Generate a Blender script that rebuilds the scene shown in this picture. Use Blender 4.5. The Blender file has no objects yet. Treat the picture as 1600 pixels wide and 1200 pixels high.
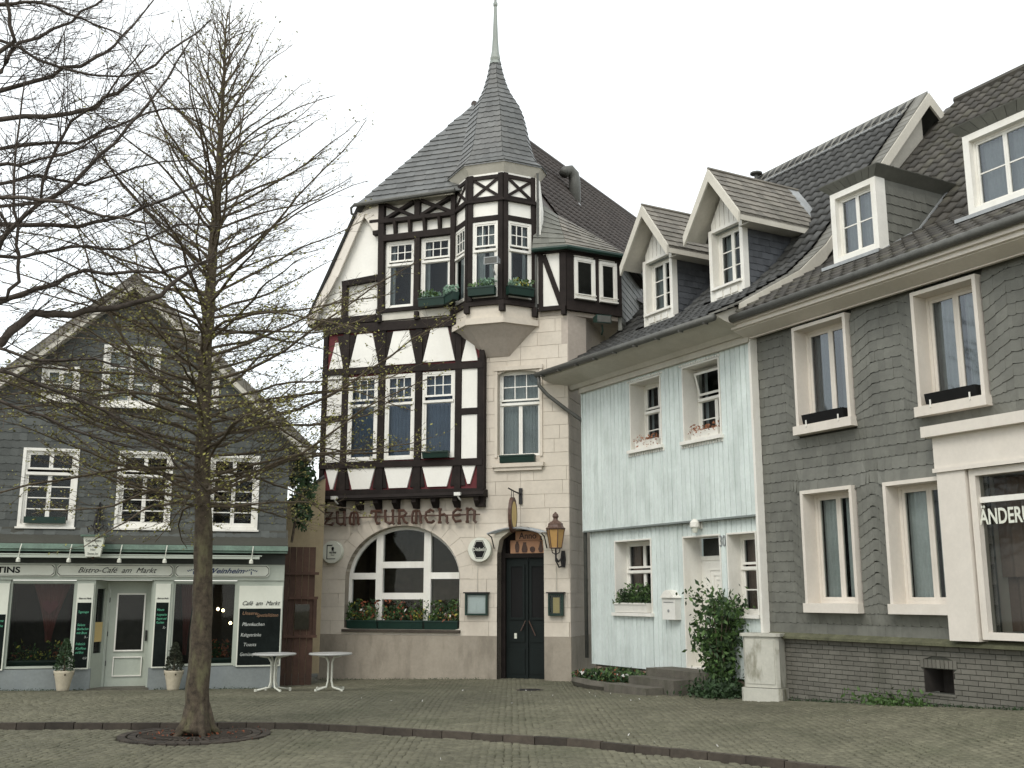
import bpy, math, random
from mathutils import Vector, Matrix, geometry
import numpy as np
random.seed(7)
sc = bpy.context.scene
R_ = math.radians
# ---------------------------------------------------------------- camera, world, sun, exposure
F, EYE = 1640.0, 1.75
PITCH = math.atan(330 / F)
cam = bpy.data.cameras.new('camera'); cam.sensor_width = 36; cam.lens = F / 1600 * 36; cam.clip_end = 500; cam.clip_start = .1
co = bpy.data.objects.new('camera', cam); sc.collection.objects.link(co)
co.location = (0, 0, EYE); co.rotation_euler = (math.pi / 2 + PITCH, 0, 0); sc.camera = co
w = bpy.data.worlds.new('World'); sc.world = w; w.use_nodes = True
nt = w.node_tree; nt.nodes.clear()
out = nt.nodes.new('ShaderNodeOutputWorld')
sky = nt.nodes.new('ShaderNodeTexSky'); sky.sky_type = 'NISHITA'; sky.sun_disc = False
sky.sun_elevation = R_(48); sky.sun_rotation = R_(200)
bg1 = nt.nodes.new('ShaderNodeBackground'); bg1.inputs['Strength'].default_value = .05
nt.links.new(sky.outputs[0], bg1.inputs[0])
bg2 = nt.nodes.new('ShaderNodeBackground'); bg2.inputs['Strength'].default_value = .82      # closed white cloud layer
bg2.inputs['Color'].default_value = (.995, 1, .94, 1)
ad = nt.nodes.new('ShaderNodeAddShader')
nt.links.new(bg1.outputs[0], ad.inputs[0]); nt.links.new(bg2.outputs[0], ad.inputs[1]); nt.links.new(ad.outputs[0], out.inputs[0])
sun = bpy.data.lights.new('sun', 'SUN'); sun.energy = .9; sun.angle = R_(25); sun.color = (1, .96, .88)
so = bpy.data.objects.new('sun', sun); sc.collection.objects.link(so); so.rotation_euler = (R_(46), 0, R_(-28))
sc.view_settings.view_transform = 'Standard'; sc.view_settings.look = 'None'; sc.view_settings.gamma = 1
sc.view_settings.exposure = .58
try: sc.view_settings.use_curve_mapping = False
except Exception: pass
sc.render.resolution_x = 1024; sc.render.resolution_y = 768
sc.render.engine = 'CYCLES'; sc.cycles.max_bounces = 6; sc.cycles.transparent_max_bounces = 24

# ---------------------------------------------------------------- materials
MATS = {}
def pm(name, col, rough=.8, var=.12, ns=2.0, piece=0.0, bump=.15, bs=60, metal=0, spec=.35, stain=None, st_amt=.4, st_scale=1.2, tint=None):
    m = bpy.data.materials.new(name); m.use_nodes = True; n = m.node_tree; L = n.links; N = n.nodes
    b = N['Principled BSDF']; b.inputs['Roughness'].default_value = rough; b.inputs['Metallic'].default_value = metal
    b.inputs['Specular IOR Level'].default_value = spec
    g = N.new('ShaderNodeNewGeometry'); pos = g.outputs['Position']
    def noise(scale, detail=5, vec=pos):
        t = N.new('ShaderNodeTexNoise'); t.inputs['Scale'].default_value = scale; t.inputs['Detail'].default_value = detail
        t.inputs['Roughness'].default_value = .62
        L.new(vec, t.inputs['Vector']); return t.outputs['Fac']
    def mrange(v, a, b_, c, d):
        t = N.new('ShaderNodeMapRange'); L.new(v, t.inputs[0])
        for i, x in enumerate((a, b_, c, d)): t.inputs[i + 1].default_value = x
        return t.outputs[0]
    val = mrange(noise(ns), .3, .7, 1 - var, 1 + var)
    v2 = mrange(noise(ns * 9, 3), .3, .7, 1 - var * .6, 1 + var * .6)
    mu = N.new('ShaderNodeMath'); mu.operation = 'MULTIPLY'; L.new(val, mu.inputs[0]); L.new(v2, mu.inputs[1]); val = mu.outputs[0]
    if piece:
        oi = N.new('ShaderNodeObjectInfo')
        a = N.new('ShaderNodeMath'); a.operation = 'ADD'; L.new(oi.outputs['Random'], a.inputs[0]); L.new(g.outputs['Random Per Island'], a.inputs[1])
        f = N.new('ShaderNodeMath'); f.operation = 'FRACT'; L.new(a.outputs[0], f.inputs[0])
        pr = mrange(f.outputs[0], 0, 1, 1 - piece, 1 + piece)
        mu = N.new('ShaderNodeMath'); mu.operation = 'MULTIPLY'; L.new(val, mu.inputs[0]); L.new(pr, mu.inputs[1]); val = mu.outputs[0]
    sm = N.new('ShaderNodeVectorMath'); sm.operation = 'SCALE'; sm.inputs[0].default_value = col[:3]; L.new(val, sm.inputs['Scale'])
    colo = sm.outputs[0]
    if stain:
        mp = N.new('ShaderNodeMapping'); mp.inputs['Scale'].default_value = (1, 1, .35); L.new(pos, mp.inputs[0])
        s = mrange(noise(st_scale, 8, mp.outputs[0]), .5, .68, 0, st_amt)
        mx = N.new('ShaderNodeMix'); mx.data_type = 'RGBA'; L.new(s, mx.inputs['Factor']); L.new(colo, mx.inputs['A']); mx.inputs['B'].default_value = (*stain, 1)
        colo = mx.outputs['Result']
    L.new(colo, b.inputs['Base Color'])
    if bump:
        bp = N.new('ShaderNodeBump'); bp.inputs['Strength'].default_value = bump; bp.inputs['Distance'].default_value = .01
        L.new(noise(bs, 4), bp.inputs['Height']); L.new(bp.outputs[0], b.inputs['Normal'])
    MATS[name] = m; return m
def emit(name, col, s):
    m = bpy.data.materials.new(name); m.use_nodes = True; b = m.node_tree.nodes['Principled BSDF']
    b.inputs['Base Color'].default_value = (*col, 1); b.inputs['Emission Color'].default_value = (*col, 1); b.inputs['Emission Strength'].default_value = s
    MATS[name] = m; return m
def glass(name, tint=(.75, .8, .78), refl=1.35):
    m = bpy.data.materials.new(name); m.use_nodes = True; n = m.node_tree; n.nodes.clear()
    o = n.nodes.new('ShaderNodeOutputMaterial'); t = n.nodes.new('ShaderNodeBsdfTransparent'); t.inputs[0].default_value = (*tint, 1)
    g = n.nodes.new('ShaderNodeBsdfGlossy'); g.inputs['Roughness'].default_value = .03; g.inputs['Color'].default_value = (.9, .95, 1, 1)
    f = n.nodes.new('ShaderNodeFresnel'); f.inputs['IOR'].default_value = refl
    x = n.nodes.new('ShaderNodeMixShader'); n.links.new(f.outputs[0], x.inputs[0]); n.links.new(t.outputs[0], x.inputs[1]); n.links.new(g.outputs[0], x.inputs[2])
    n.links.new(x.outputs[0], o.inputs[0]); MATS[name] = m; return m
pm('plaster', (.60, .54, .455), .9, .07, 1.5, .035, .25, 90, stain=(.4, .34, .27), st_amt=.4, st_scale=.9)
pm('plaster_joint', (.45, .40, .33), .95, .1)
pm('plinth_plaster', (.32, .28, .225), .92, .1, 2, .03, .3, 70, stain=(.19, .165, .13), st_amt=.7, st_scale=2.6)
pm('shaded_plaster', (.43, .375, .32), .92, .1, 1.5, .05, .25, 90, stain=(.2, .18, .14), st_amt=.4)  # cream plaster darkened, side wall shade put into the colour
pm('white_panel', (.8, .78, .72), .8, .04, 2, .03, .1, 60, stain=(.6, .57, .48), st_amt=.25)
pm('eave_paint', (.56, .53, .46), .75, .08, 2, .05, .1, stain=(.3, .28, .2), st_amt=.3)
pm('timber', (.021, .016, .014), .75, .3, 4, .2, .3, 50, spec=.18)
pm('dark_red', (.12, .025, .028), .8, .15)
pm('white_paint', (.76, .74, .68), .5, .05, 3, .02, .06, stain=(.52, .48, .38), st_amt=.25, st_scale=3)
pm('casing_paint', (.66, .61, .54), .6, .05, 2, .02, .06, stain=(.5, .44, .36), st_amt=.25)
pm('blue_board', (.63, .69, .66), .6, .07, 2, .06, .15, 80, stain=(.42, .48, .44), st_amt=.5, st_scale=3)
pm('blue_back', (.2, .225, .215), .9, .1)
pm('slate', (.138, .138, .118), .55, .16, 1.2, .11, .3, 50, spec=.4, stain=(.15, .15, .13), st_amt=.5, st_scale=1.5)
pm('slate_blue', (.075, .08, .088), .5, .15, 1.5, .2, .25, 50, spec=.45)
pm('slate_roof', (.10, .103, .10), .45, .15, 1.5, .2, .25, 50, spec=.5, stain=(.17, .16, .14), st_amt=.3)
pm('slate_cafe', (.070, .076, .070), .6, .16, 1.5, .22, .3, 50, stain=(.1, .105, .1), st_amt=.4)
pm('roof_tile', (.050, .045, .037), .6, .25, 1.5, .35, .3, 50, spec=.4, stain=(.10, .095, .06), st_amt=.5, st_scale=2)
pm('roof_tile_dark', (.042, .042, .039), .45, .25, 1.5, .35, .3, 50, spec=.5)
pm('roof_tile_brown', (.06, .048, .042), .6, .15, 1.5, .15, .3, 50)
pm('shingle_grey', (.17, .155, .13), .6, .15, 2, .25, .3, 60, stain=(.1, .1, .07), st_amt=.4)
pm('verge_slate', (.16, .155, .135), .6, .15, 2, .2, .3, 60)
pm('lead', (.33, .34, .34), .45, .15, 3, 0, .1, metal=.4)
pm('zinc', (.27, .29, .26), .4, .15, 3, 0, .1, metal=.5)
pm('gutter_metal', (.1, .1, .09), .5, .2, 3, 0, .1, metal=.2)
pm('green_paint', (.008, .028, .02), .45, .15)
pm('door_paint', (.006, .010, .009), .5, .15, spec=.2)
pm('copper', (.10, .15, .115), .65, .25, 3, 0, .2, stain=(.09, .12, .1), st_amt=.6, st_scale=3)
pm('shop_paint', (.38, .41, .35), .6, .06, stain=(.35, .38, .32), st_amt=.3)
pm('shop_plinth', (.2, .22, .215), .8, .12, 2, 0, .2, stain=(.17, .19, .2), st_amt=.5)
pm('fascia_dark', (.05, .055, .05), .7, .15)
pm('sign_white', (.66, .67, .58), .5, .04, stain=(.55, .55, .45), st_amt=.2)
pm('sign_black', (.010, .010, .010), .6, .1, spec=.15)
pm('blackboard', (.010, .013, .012), .9, .3, spec=.08)
pm('chalk', (.5, .52, .48), .9, .2)
pm('chalk_green', (.12, .42, .26), .9, .2)
pm('chalk_orange', (.25, .15, .09), .9, .2)
pm('letter_brown', (.075, .038, .026), .45, .25, 6)
pm('letter_blue', (.03, .05, .12), .5)
pm('wood_sign', (.45, .24, .14), .7, .15)
pm('iron', (.02, .018, .018), .5, .2)
pm('bronze', (.10, .06, .045), .45, .2)
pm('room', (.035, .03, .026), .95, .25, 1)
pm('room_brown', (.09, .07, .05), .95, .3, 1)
pm('curtain_grey', (.3, .32, .33), .95, .12, 3)
pm('curtain_white', (.55, .56, .55), .95, .1, 3)
pm('curtain_blue', (.09, .12, .18), .95, .15, 3)
pm('curtain_brown', (.22, .15, .12), .95, .12, 3)
pm('curtain_red', (.13, .042, .036), .95, .2, 3)
pm('brick', (.14, .133, .112), .85, .12, 2, .13, .3, 60, stain=(.06, .062, .045), st_amt=.4, st_scale=1.5)
pm('mortar', (.055, .055, .045), .95, .1)
pm('mossy_ledge', (.10, .10, .06), .9, .3, 5, 0, .3, 60)
pm('step_stone', (.115, .105, .085), .85, .2, 4, .1, .4, 60, stain=(.05, .055, .03), st_amt=.5, st_scale=3)
pm('rubble', (.2, .16, .12), .9, .2, 4, .35, .4)
pm('terracotta', (.33, .12, .06), .9, .2)
pm('sett', (.130, .124, .086), .8, .2, .45, .15, .3, 60, spec=.25, stain=(.075, .078, .048), st_amt=.6, st_scale=.6)
pm('joint_soil', (.052, .052, .03), .95, .3, 3)
pm('kerb_stone', (.052, .042, .032), .8, .3, 2, .35, .3, 60)
pm('bark', (.075, .058, .04), .9, .5, 14, 0, 1.0, 60, stain=(.16, .15, .08), st_amt=.75, st_scale=9)
pm('bark_dark', (.07, .056, .045), .9, .3, 8, 0, .6, 70)
pm('twig', (.10, .078, .052), .9, .25, 8, 0, 0)
pm('bud_leaf', (.20, .19, .05), .7, .25, 3, .3, 0)
pm('leaf_green', (.06, .11, .03), .6, .25, 5, .4, 0)
pm('leaf_dark', (.025, .05, .018), .6, .25, 5, .4, 0)
pm('leaf_blue', (.16, .25, .18), .7, .2, 5, .35, 0)
pm('leaf_red', (.22, .07, .035), .7, .25, 5, .4, 0)
pm('leaf_yellow', (.35, .32, .06), .7, .25, 5, .3, 0)
pm('leaf_dry', (.3, .13, .07), .8, .25, 5, .3, 0)
pm('petal', (.6, .58, .55), .8, .1)
pm('pot_clay', (.45, .4, .3), .8, .15)
pm('plastic_white', (.72, .71, .66), .4, .05)
pm('table_metal', (.6, .6, .52), .4, .08)
pm('table_top', (.42, .42, .4), .35, .1)
pm('cabinet_paint', (.46, .45, .39), .75, .08, 3, 0, .2, stain=(.12, .11, .06), st_amt=.9, st_scale=4.5)
pm('shed_wood', (.07, .038, .026), .8, .25, 3, .2, .3, 50, stain=(.05, .04, .025), st_amt=.6)
pm('beige_render', (.4, .32, .2), .9, .1, 2, stain=(.25, .2, .13), st_amt=.4)
pm('amber', (.42, .25, .09), .35, .08)
pm('paper', (.75, .77, .77), .7, .05)
pm('paper_yellow', (.6, .45, .2), .7, .05)
pm('orange_tile', (.25, .1, .05), .8, .2)
pm('pine_dark', (.03, .035, .02), .8, .3, 5, .3, 0)
emit('lamp_glow', (1, .75, .4), 9)
glass('glass'); glass('glass_upper', (.7, .75, .75), 2.0)
def M(n): return MATS[n]

# ---------------------------------------------------------------- helpers
class Fac:
    def __init__(s, x, y, rot): s.o = (x, y); s.r = R_(rot); s.c = math.cos(s.r); s.s = math.sin(s.r)
    def W(s, x, y, z): return Vector((s.o[0] + x * s.c - y * s.s, s.o[1] + x * s.s + y * s.c, z))
T = Fac(1.292, 23.871, -18.2)       # turret inn
RR = Fac(4.615, 18.561, -61.2)      # row on the right
C = Fac(-4.955, 23.202, 14.7)       # cafe
def smooth(t): t = min(1, max(0, t)); return t * t * (3 - 2 * t)
KX = [-30, -7, -2.9, .8, 2.6, 3.9, 5.5, 9, 30]
KY = [15.3, 15.3, 15.3, 13.6, 12.2, 10.9, 9.4, 6.0, -14]
def kerb_y(x): return float(np.interp(x, KX, KY))
def gh(x, y):   # pavement height
    dx = x - RR.o[0]; dy = y - RR.o[1]; s = dx * RR.c + dy * RR.s; d = -(-dx * RR.s + dy * RR.c)
    h = .055 * max(0, s) * smooth(1 - d / 5) if d > -1 else .055 * max(0, s)
    h -= .1 * smooth((y - 18) / 5)
    h -= .1 * smooth(-x / 5) * smooth((y - 20) / 4)
    return h
def link(o, parent=None):
    sc.collection.objects.link(o)
    if parent is not None: o.parent = parent
    return o
def tagit(o, label, cat, group=None):
    o['label'] = label; o['category'] = cat
    if group: o['group'] = group
    return o
class MB:
    def __init__(s, X=None): s.v = []; s.f = []; s.X = X
    def pts(s, P):
        n = len(s.v)
        for p in P:
            p = Vector(p); s.v.append(tuple(s.X @ p) if s.X is not None else tuple(p))
        return n
    def poly(s, P): n = s.pts(P); s.f.append(tuple(range(n, n + len(P)))); return s
    def box(s, x0, x1, y0, y1, z0, z1):
        n = s.pts([(x, y, z) for x in (x0, x1) for y in (y0, y1) for z in (z0, z1)])
        for q in ((0, 1, 3, 2), (4, 6, 7, 5), (0, 4, 5, 1), (2, 3, 7, 6), (0, 2, 6, 4), (1, 5, 7, 3)): s.f.append(tuple(n + i for i in q))
        return s
    def prism(s, P, vec):       # planar polygon swept along vec
        k = len(P); vec = Vector(vec); n = s.pts([Vector(p) for p in P] + [Vector(p) + vec for p in P])
        s.f.append(tuple(range(n, n + k))); s.f.append(tuple(range(n + 2 * k - 1, n + k - 1, -1)))
        for i in range(k): j = (i + 1) % k; s.f.append((n + i, n + j, n + k + j, n + k + i))
        return s
    def plate(s, P, y0, y1): return s.prism([(a, y0, b) for a, b in P], (0, y1 - y0, 0))
    def holed(s, outer, holes, y0, y1):
        polys = [[Vector((a, b, 0)) for a, b in P] for P in [outer] + holes]
        flat = [p for P in polys for p in P]; tr = geometry.tessellate_polygon(polys)
        for y in (y0, y1):
            n = s.pts([(p.x, y, p.y) for p in flat]); s.f += [tuple(n + i for i in t) for t in tr]
        for P in polys:
            k = len(P); n = s.pts([(p.x, y0, p.y) for p in P] + [(p.x, y1, p.y) for p in P])
            for i in range(k): j = (i + 1) % k; s.f.append((n + i, n + j, n + k + j, n + k + i))
        return s
    def beam(s, a, b, wd, y0, y1):      # timber in the facade plane between two (x,z) points
        a = Vector(a); b = Vector(b); d = (b - a).normalized(); p = Vector((-d.y, d.x)) * wd / 2
        return s.plate([tuple(a - p), tuple(b - p), tuple(b + p), tuple(a + p)], y0, y1)
    def tube(s, P, r, n=6, cap=True):
        P = [Vector(p) for p in P]; k = len(P); rr = r if isinstance(r, (list, tuple)) else [r] * k; base = None
        side = None
        for i in range(k):
            t = (P[min(i + 1, k - 1)] - P[max(i - 1, 0)]).normalized()
            if side is None: side = t.orthogonal().normalized()
            else: side = (side - t * side.dot(t)).normalized()
            u = t.cross(side)
            m = s.pts([P[i] + (side * math.cos(2 * math.pi * j / n) + u * math.sin(2 * math.pi * j / n)) * rr[i] for j in range(n)])
            if base is not None:
                for j in range(n): q = (j + 1) % n; s.f.append((base + j, base + q, m + q, m + j))
            elif cap: s.f.append(tuple(range(m + n - 1, m - 1, -1)))
            base = m
        if cap: s.f.append(tuple(range(base, base + n)))
        return s
    def lathe(s, prof, cx=0, cy=0, n=16, cap=True):
        base = None
        for r, z in prof:
            m = s.pts([(cx + r * math.cos(2 * math.pi * j / n), cy + r * math.sin(2 * math.pi * j / n), z) for j in range(n)])
            if base is not None:
                for j in range(n): q = (j + 1) % n; s.f.append((base + j, base + q, m + q, m + j))
            elif cap: s.f.append(tuple(range(m + n - 1, m - 1, -1)))
            base = m
        if cap: s.f.append(tuple(range(base, base + n)))
        return s
    def mesh(s, name, mat, smooth_=False):
        me = bpy.data.meshes.new(name); me.from_pydata(s.v, [], s.f)
        if mat: me.materials.append(M(mat))
        if smooth_: me.polygons.foreach_set('use_smooth', [True] * len(me.polygons))
        return me
    def build(s, name, mat, parent=None, smooth_=False, label=None):
        o = bpy.data.objects.new(name, s.mesh(name, mat, smooth_)); link(o, parent)
        if label: o['label'] = label
        return o
def empty(name, loc, rz, label=None, cat=None, group=None):
    o = bpy.data.objects.new(name, None); o.empty_display_size = .2; o.location = loc; o.rotation_euler = (0, 0, rz); link(o)
    if label: tagit(o, label, cat, group)
    return o
def thing(name, fac, x, y, z, label, cat, group=None): return empty(name, fac.W(x, y, z), fac.r, label, cat, group)
def stuff(o): o['kind'] = 'stuff'; return o
def arc_tan(*a): return math.atan2(*a)
# text: curve -> mesh; stands in the XZ plane facing -Y
def text(parent, s, x, y, z, size, mat, X=None, shear=0, ext=.004, width=None, align='CENTER', bold=0, name='lettering', rot=0):
    cu = bpy.data.curves.new('t', 'FONT'); cu.body = s; cu.size = size; cu.extrude = ext; cu.shear = shear; cu.align_x = align; cu.offset = bold
    cu.resolution_u = 3
    ob = bpy.data.objects.new('t', cu); me = bpy.data.meshes.new_from_object(ob); bpy.data.objects.remove(ob); bpy.data.curves.remove(cu)
    n = len(me.vertices)
    if n:
        a = np.empty(n * 3); me.vertices.foreach_get('co', a); a = a.reshape(-1, 3)
        if width: w0 = a[:, 0].max() - a[:, 0].min(); a[:, 0] *= width / max(w0, 1e-6)
        cr, sr = math.cos(rot), math.sin(rot)
        b = np.stack([x + a[:, 0] * cr - a[:, 1] * sr, y - a[:, 2], z + a[:, 0] * sr + a[:, 1] * cr], 1)
        if X is not None:
            Mx = np.array(X); b = b @ Mx[:3, :3].T + Mx[:3, 3]
        me.vertices.foreach_set('co', b.ravel())
    me.materials.clear(); me.materials.append(M(mat)); me.name = name
    o = bpy.data.objects.new(name, me); link(o, parent); return o
# many pieces: the nearest 300 as parts, the rest joined
def emit_pieces(root, name, pieces, mat, limit=300):
    """pieces: list of (verts, faces) in root's local frame"""
    mw = Matrix.Translation(root.location) @ Matrix.Rotation(root.rotation_euler.z, 4, 'Z')
    camp = mw.inverted() @ Vector((0, 0, EYE))
    pieces = sorted(pieces, key=lambda p: (Vector(p[0][0]) - camp).length)
    for v, f in pieces[:limit]:
        c = Vector(v[0]); me = bpy.data.meshes.new(name); me.from_pydata([tuple(Vector(p) - c) for p in v], [], f); me.materials.append(M(mat))
        o = bpy.data.objects.new(name, me); o.location = c; link(o, root)
    rest = pieces[limit:]
    if rest:
        V = []; Fc = []
        for v, f in rest:
            n = len(V); V += v; Fc += [tuple(n + i for i in q) for q in f]
        me = bpy.data.meshes.new(name + '_field'); me.from_pydata(V, [], Fc); me.materials.append(M(mat))
        o = bpy.data.objects.new(name + '_field', me); link(o, root); stuff(o)
def intervals(polys, v):
    xs = []
    for P in polys:
        k = len(P)
        for i in range(k):
            (a, b), (c, d) = P[i], P[(i + 1) % k]
            if (b <= v) != (d <= v): xs.append(a + (v - b) / (d - b) * (c - a))
    xs.sort(); return [(xs[i], xs[i + 1]) for i in range(0, len(xs) - 1, 2)]
def cover(outer, holes, course, width, S, brk=(), style='slate', K=2, joint=0.0, thick=.012, jit=.25, v0=None, lean=None, stagger=.5, single=True):
    """tile a (u,v) region with pieces; S(u,v,h) -> local point"""
    polys = [outer] + list(holes); res = []
    lo = min(p[1] for p in outer) if v0 is None else v0; hi = max(p[1] for p in outer)
    umin = min(p[0] for p in outer); umax = max(p[0] for p in outer); row = 0; v = lo
    while v < hi - .01:
        vt = min(v + course, hi); row += 1
        u = umin - width * (1 + (row * stagger) % 1) ; cuts = []
        while u < umax:
            cuts.append(u); u += width * (1 + random.uniform(-jit, jit))
        cuts.append(umax + .01)
        for b in brk:
            cuts = [c for c in cuts if abs(c - b) > width * .3] + [b]
        cuts.sort()
        g = joint / 2; vv = [v + g + (vt - v - 2 * g) * i / (K - 1) for i in range(K)]
        ivs = [intervals(polys, min(max(q, lo + 1e-4), hi - 1e-4)) for q in vv]
        for a, b in zip(cuts[:-1], cuts[1:]):
            left = []; right = []
            for q, iv in zip(vv, ivs):
                best = None
                for p0, p1 in iv:
                    l, r = max(a + g, p0), min(b - g, p1)
                    if r - l > .012 and (best is None or r - l > best[1] - best[0]): best = (l, r)
                if best: left.append((best[0], q)); right.append((best[1], q))
            if len(left) < 2: continue
            if max(r[0] - l[0] for l, r in zip(left, right)) < .03: continue
            rj = random.uniform(-.002, .003)
            if style == 'slate':
                (bl, bz), (tl, tz) = left[0], left[-1]; (br, _), (tr, _) = right[0], right[-1]
                wd = br - bl; dr = course * .10
                o = [(bl, bz + dr * .8), (bl + wd * .3, bz + dr * .15), (bl + wd * .7, bz - dr * .25), (br, bz)]
                P = o + [(tr, tz), (tl, tz)]
                H = [thick, thick, thick * 1.15, thick * 1.1, .003, .003]
            else:
                P = left + right[::-1]; H = [thick] * len(P)
                # order so outline is bottom-left .. up the left, down the right
            top = [tuple(S(p[0], p[1], h + rj)) for p, h in zip(P, H)]
            bot = [tuple(S(p[0], p[1], -.001)) for p in P]
            n = len(P); F_ = [tuple(range(n))]
            for i in range(n):
                j = (i + 1) % n; F_.append((i, n + i, n + j, j))
            res.append((top + bot, F_))
        v = vt
    return res
def tiles(root, name, O, U, V, nu, nv, inside, mat, wd=.22, ln=.3, limit=300, amp=.03):
    """pantiles on a plane: O origin at the eave, U along, V up the slope"""
    U = Vector(U).normalized(); V = Vector(V).normalized(); N = U.cross(V).normalized()
    if N.z < 0: N = -N
    cs = []
    for k in range(6):
        t = k / 5; cs.append((t * wd * 1.04, amp * (math.cos(t * 2 * math.pi) * .5 + .5) if t > .0 else amp))
    mb = []; f = []
    for (a, h) in cs: mb.append((a, 0, h + .036))
    for (a, h) in cs: mb.append((a, ln * 1.08, h + .004))
    for (a, h) in cs: mb.append((a, 0, h + .0))
    for i in range(5): f.append((i, i + 1, i + 7, i + 6)); f.append((i, i + 12, i + 13, i + 1))
    base = np.array(mb)
    sh = bpy.data.meshes.new(name); sh.from_pydata(mb, [], f); sh.materials.append(M(mat))
    sh.polygons.foreach_set('use_smooth', [True] * len(sh.polygons))
    mw = Matrix.Translation(root.location) @ Matrix.Rotation(root.rotation_euler.z, 4, 'Z'); camp = mw.inverted() @ Vector((0, 0, EYE))
    lst = []
    for j in range(nv):
        for i in range(nu):
            p = Vector(O) + U * (i * wd) + V * (j * ln); c = p + U * wd / 2 + V * ln / 2
            if inside(c, i * wd + wd / 2, j * ln + ln / 2): lst.append(p)
    lst.sort(key=lambda p: (p - camp).length)
    B = Matrix((U, V, N)).transposed()
    for p in lst[:limit]:
        o = bpy.data.objects.new(name, sh); R2 = Matrix.Rotation(random.uniform(-.02, .02), 3, 'Z')
        o.matrix_local = Matrix.Translation(p) @ (B @ R2).to_4x4(); link(o, root)
    if lst[limit:]:
        Vv = []; Ff = []; Bn = np.array(B)
        for p in lst[limit:]:
            a = random.uniform(-.02, .02); b2 = base.copy(); b2[:, 0] += -a * base[:, 1]
            n = len(Vv); Vv += [tuple(q) for q in (b2 @ Bn.T + np.array(p))]; Ff += [tuple(n + i for i in q) for q in f]
        me = bpy.data.meshes.new(name + '_field'); me.from_pydata(Vv, [], Ff); me.materials.append(M(mat)); me.polygons.foreach_set('use_smooth', [True] * len(me.polygons))
        o = bpy.data.objects.new(name + '_field', me); link(o, root); stuff(o)
# windows
PANE = {}
def pane(parent, x0, x1, y, z0, z1, X, mat='glass'):
    if mat not in PANE:
        me = bpy.data.meshes.new('pane'); me.from_pydata([(0, 0, 0), (1, 0, 0), (1, 0, 1), (0, 0, 1)], [], [(0, 1, 2, 3)]); me.materials.append(M(mat)); PANE[mat] = me
    o = bpy.data.objects.new('pane', PANE[mat]); mx = Matrix.Translation((x0, y, z0)) @ Matrix.Diagonal((x1 - x0, 1, z1 - z0, 1))
    o.matrix_local = (X @ mx) if X is not None else mx; link(o, parent); return o
def curtain(parent, x0, x1, y, z0, z1, mat, X=None, amp=.02, wl=.09, name='curtain'):
    m = MB(X); n = max(4, int((x1 - x0) / wl * 6)); P = []
    for i in range(n + 1):
        x = x0 + (x1 - x0) * i / n; yy = y + amp * math.sin((x - x0) / wl * 2 * math.pi + math.sin(x * 7) * 1.3)
        P.append((x, yy))
    a = m.pts([(x, q, z0) for x, q in P]); b = m.pts([(x, q, z1) for x, q in P])
    for i in range(n): m.f.append((a + i, a + i + 1, b + i + 1, b + i))
    return m.build(name, mat, parent, True)
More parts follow.
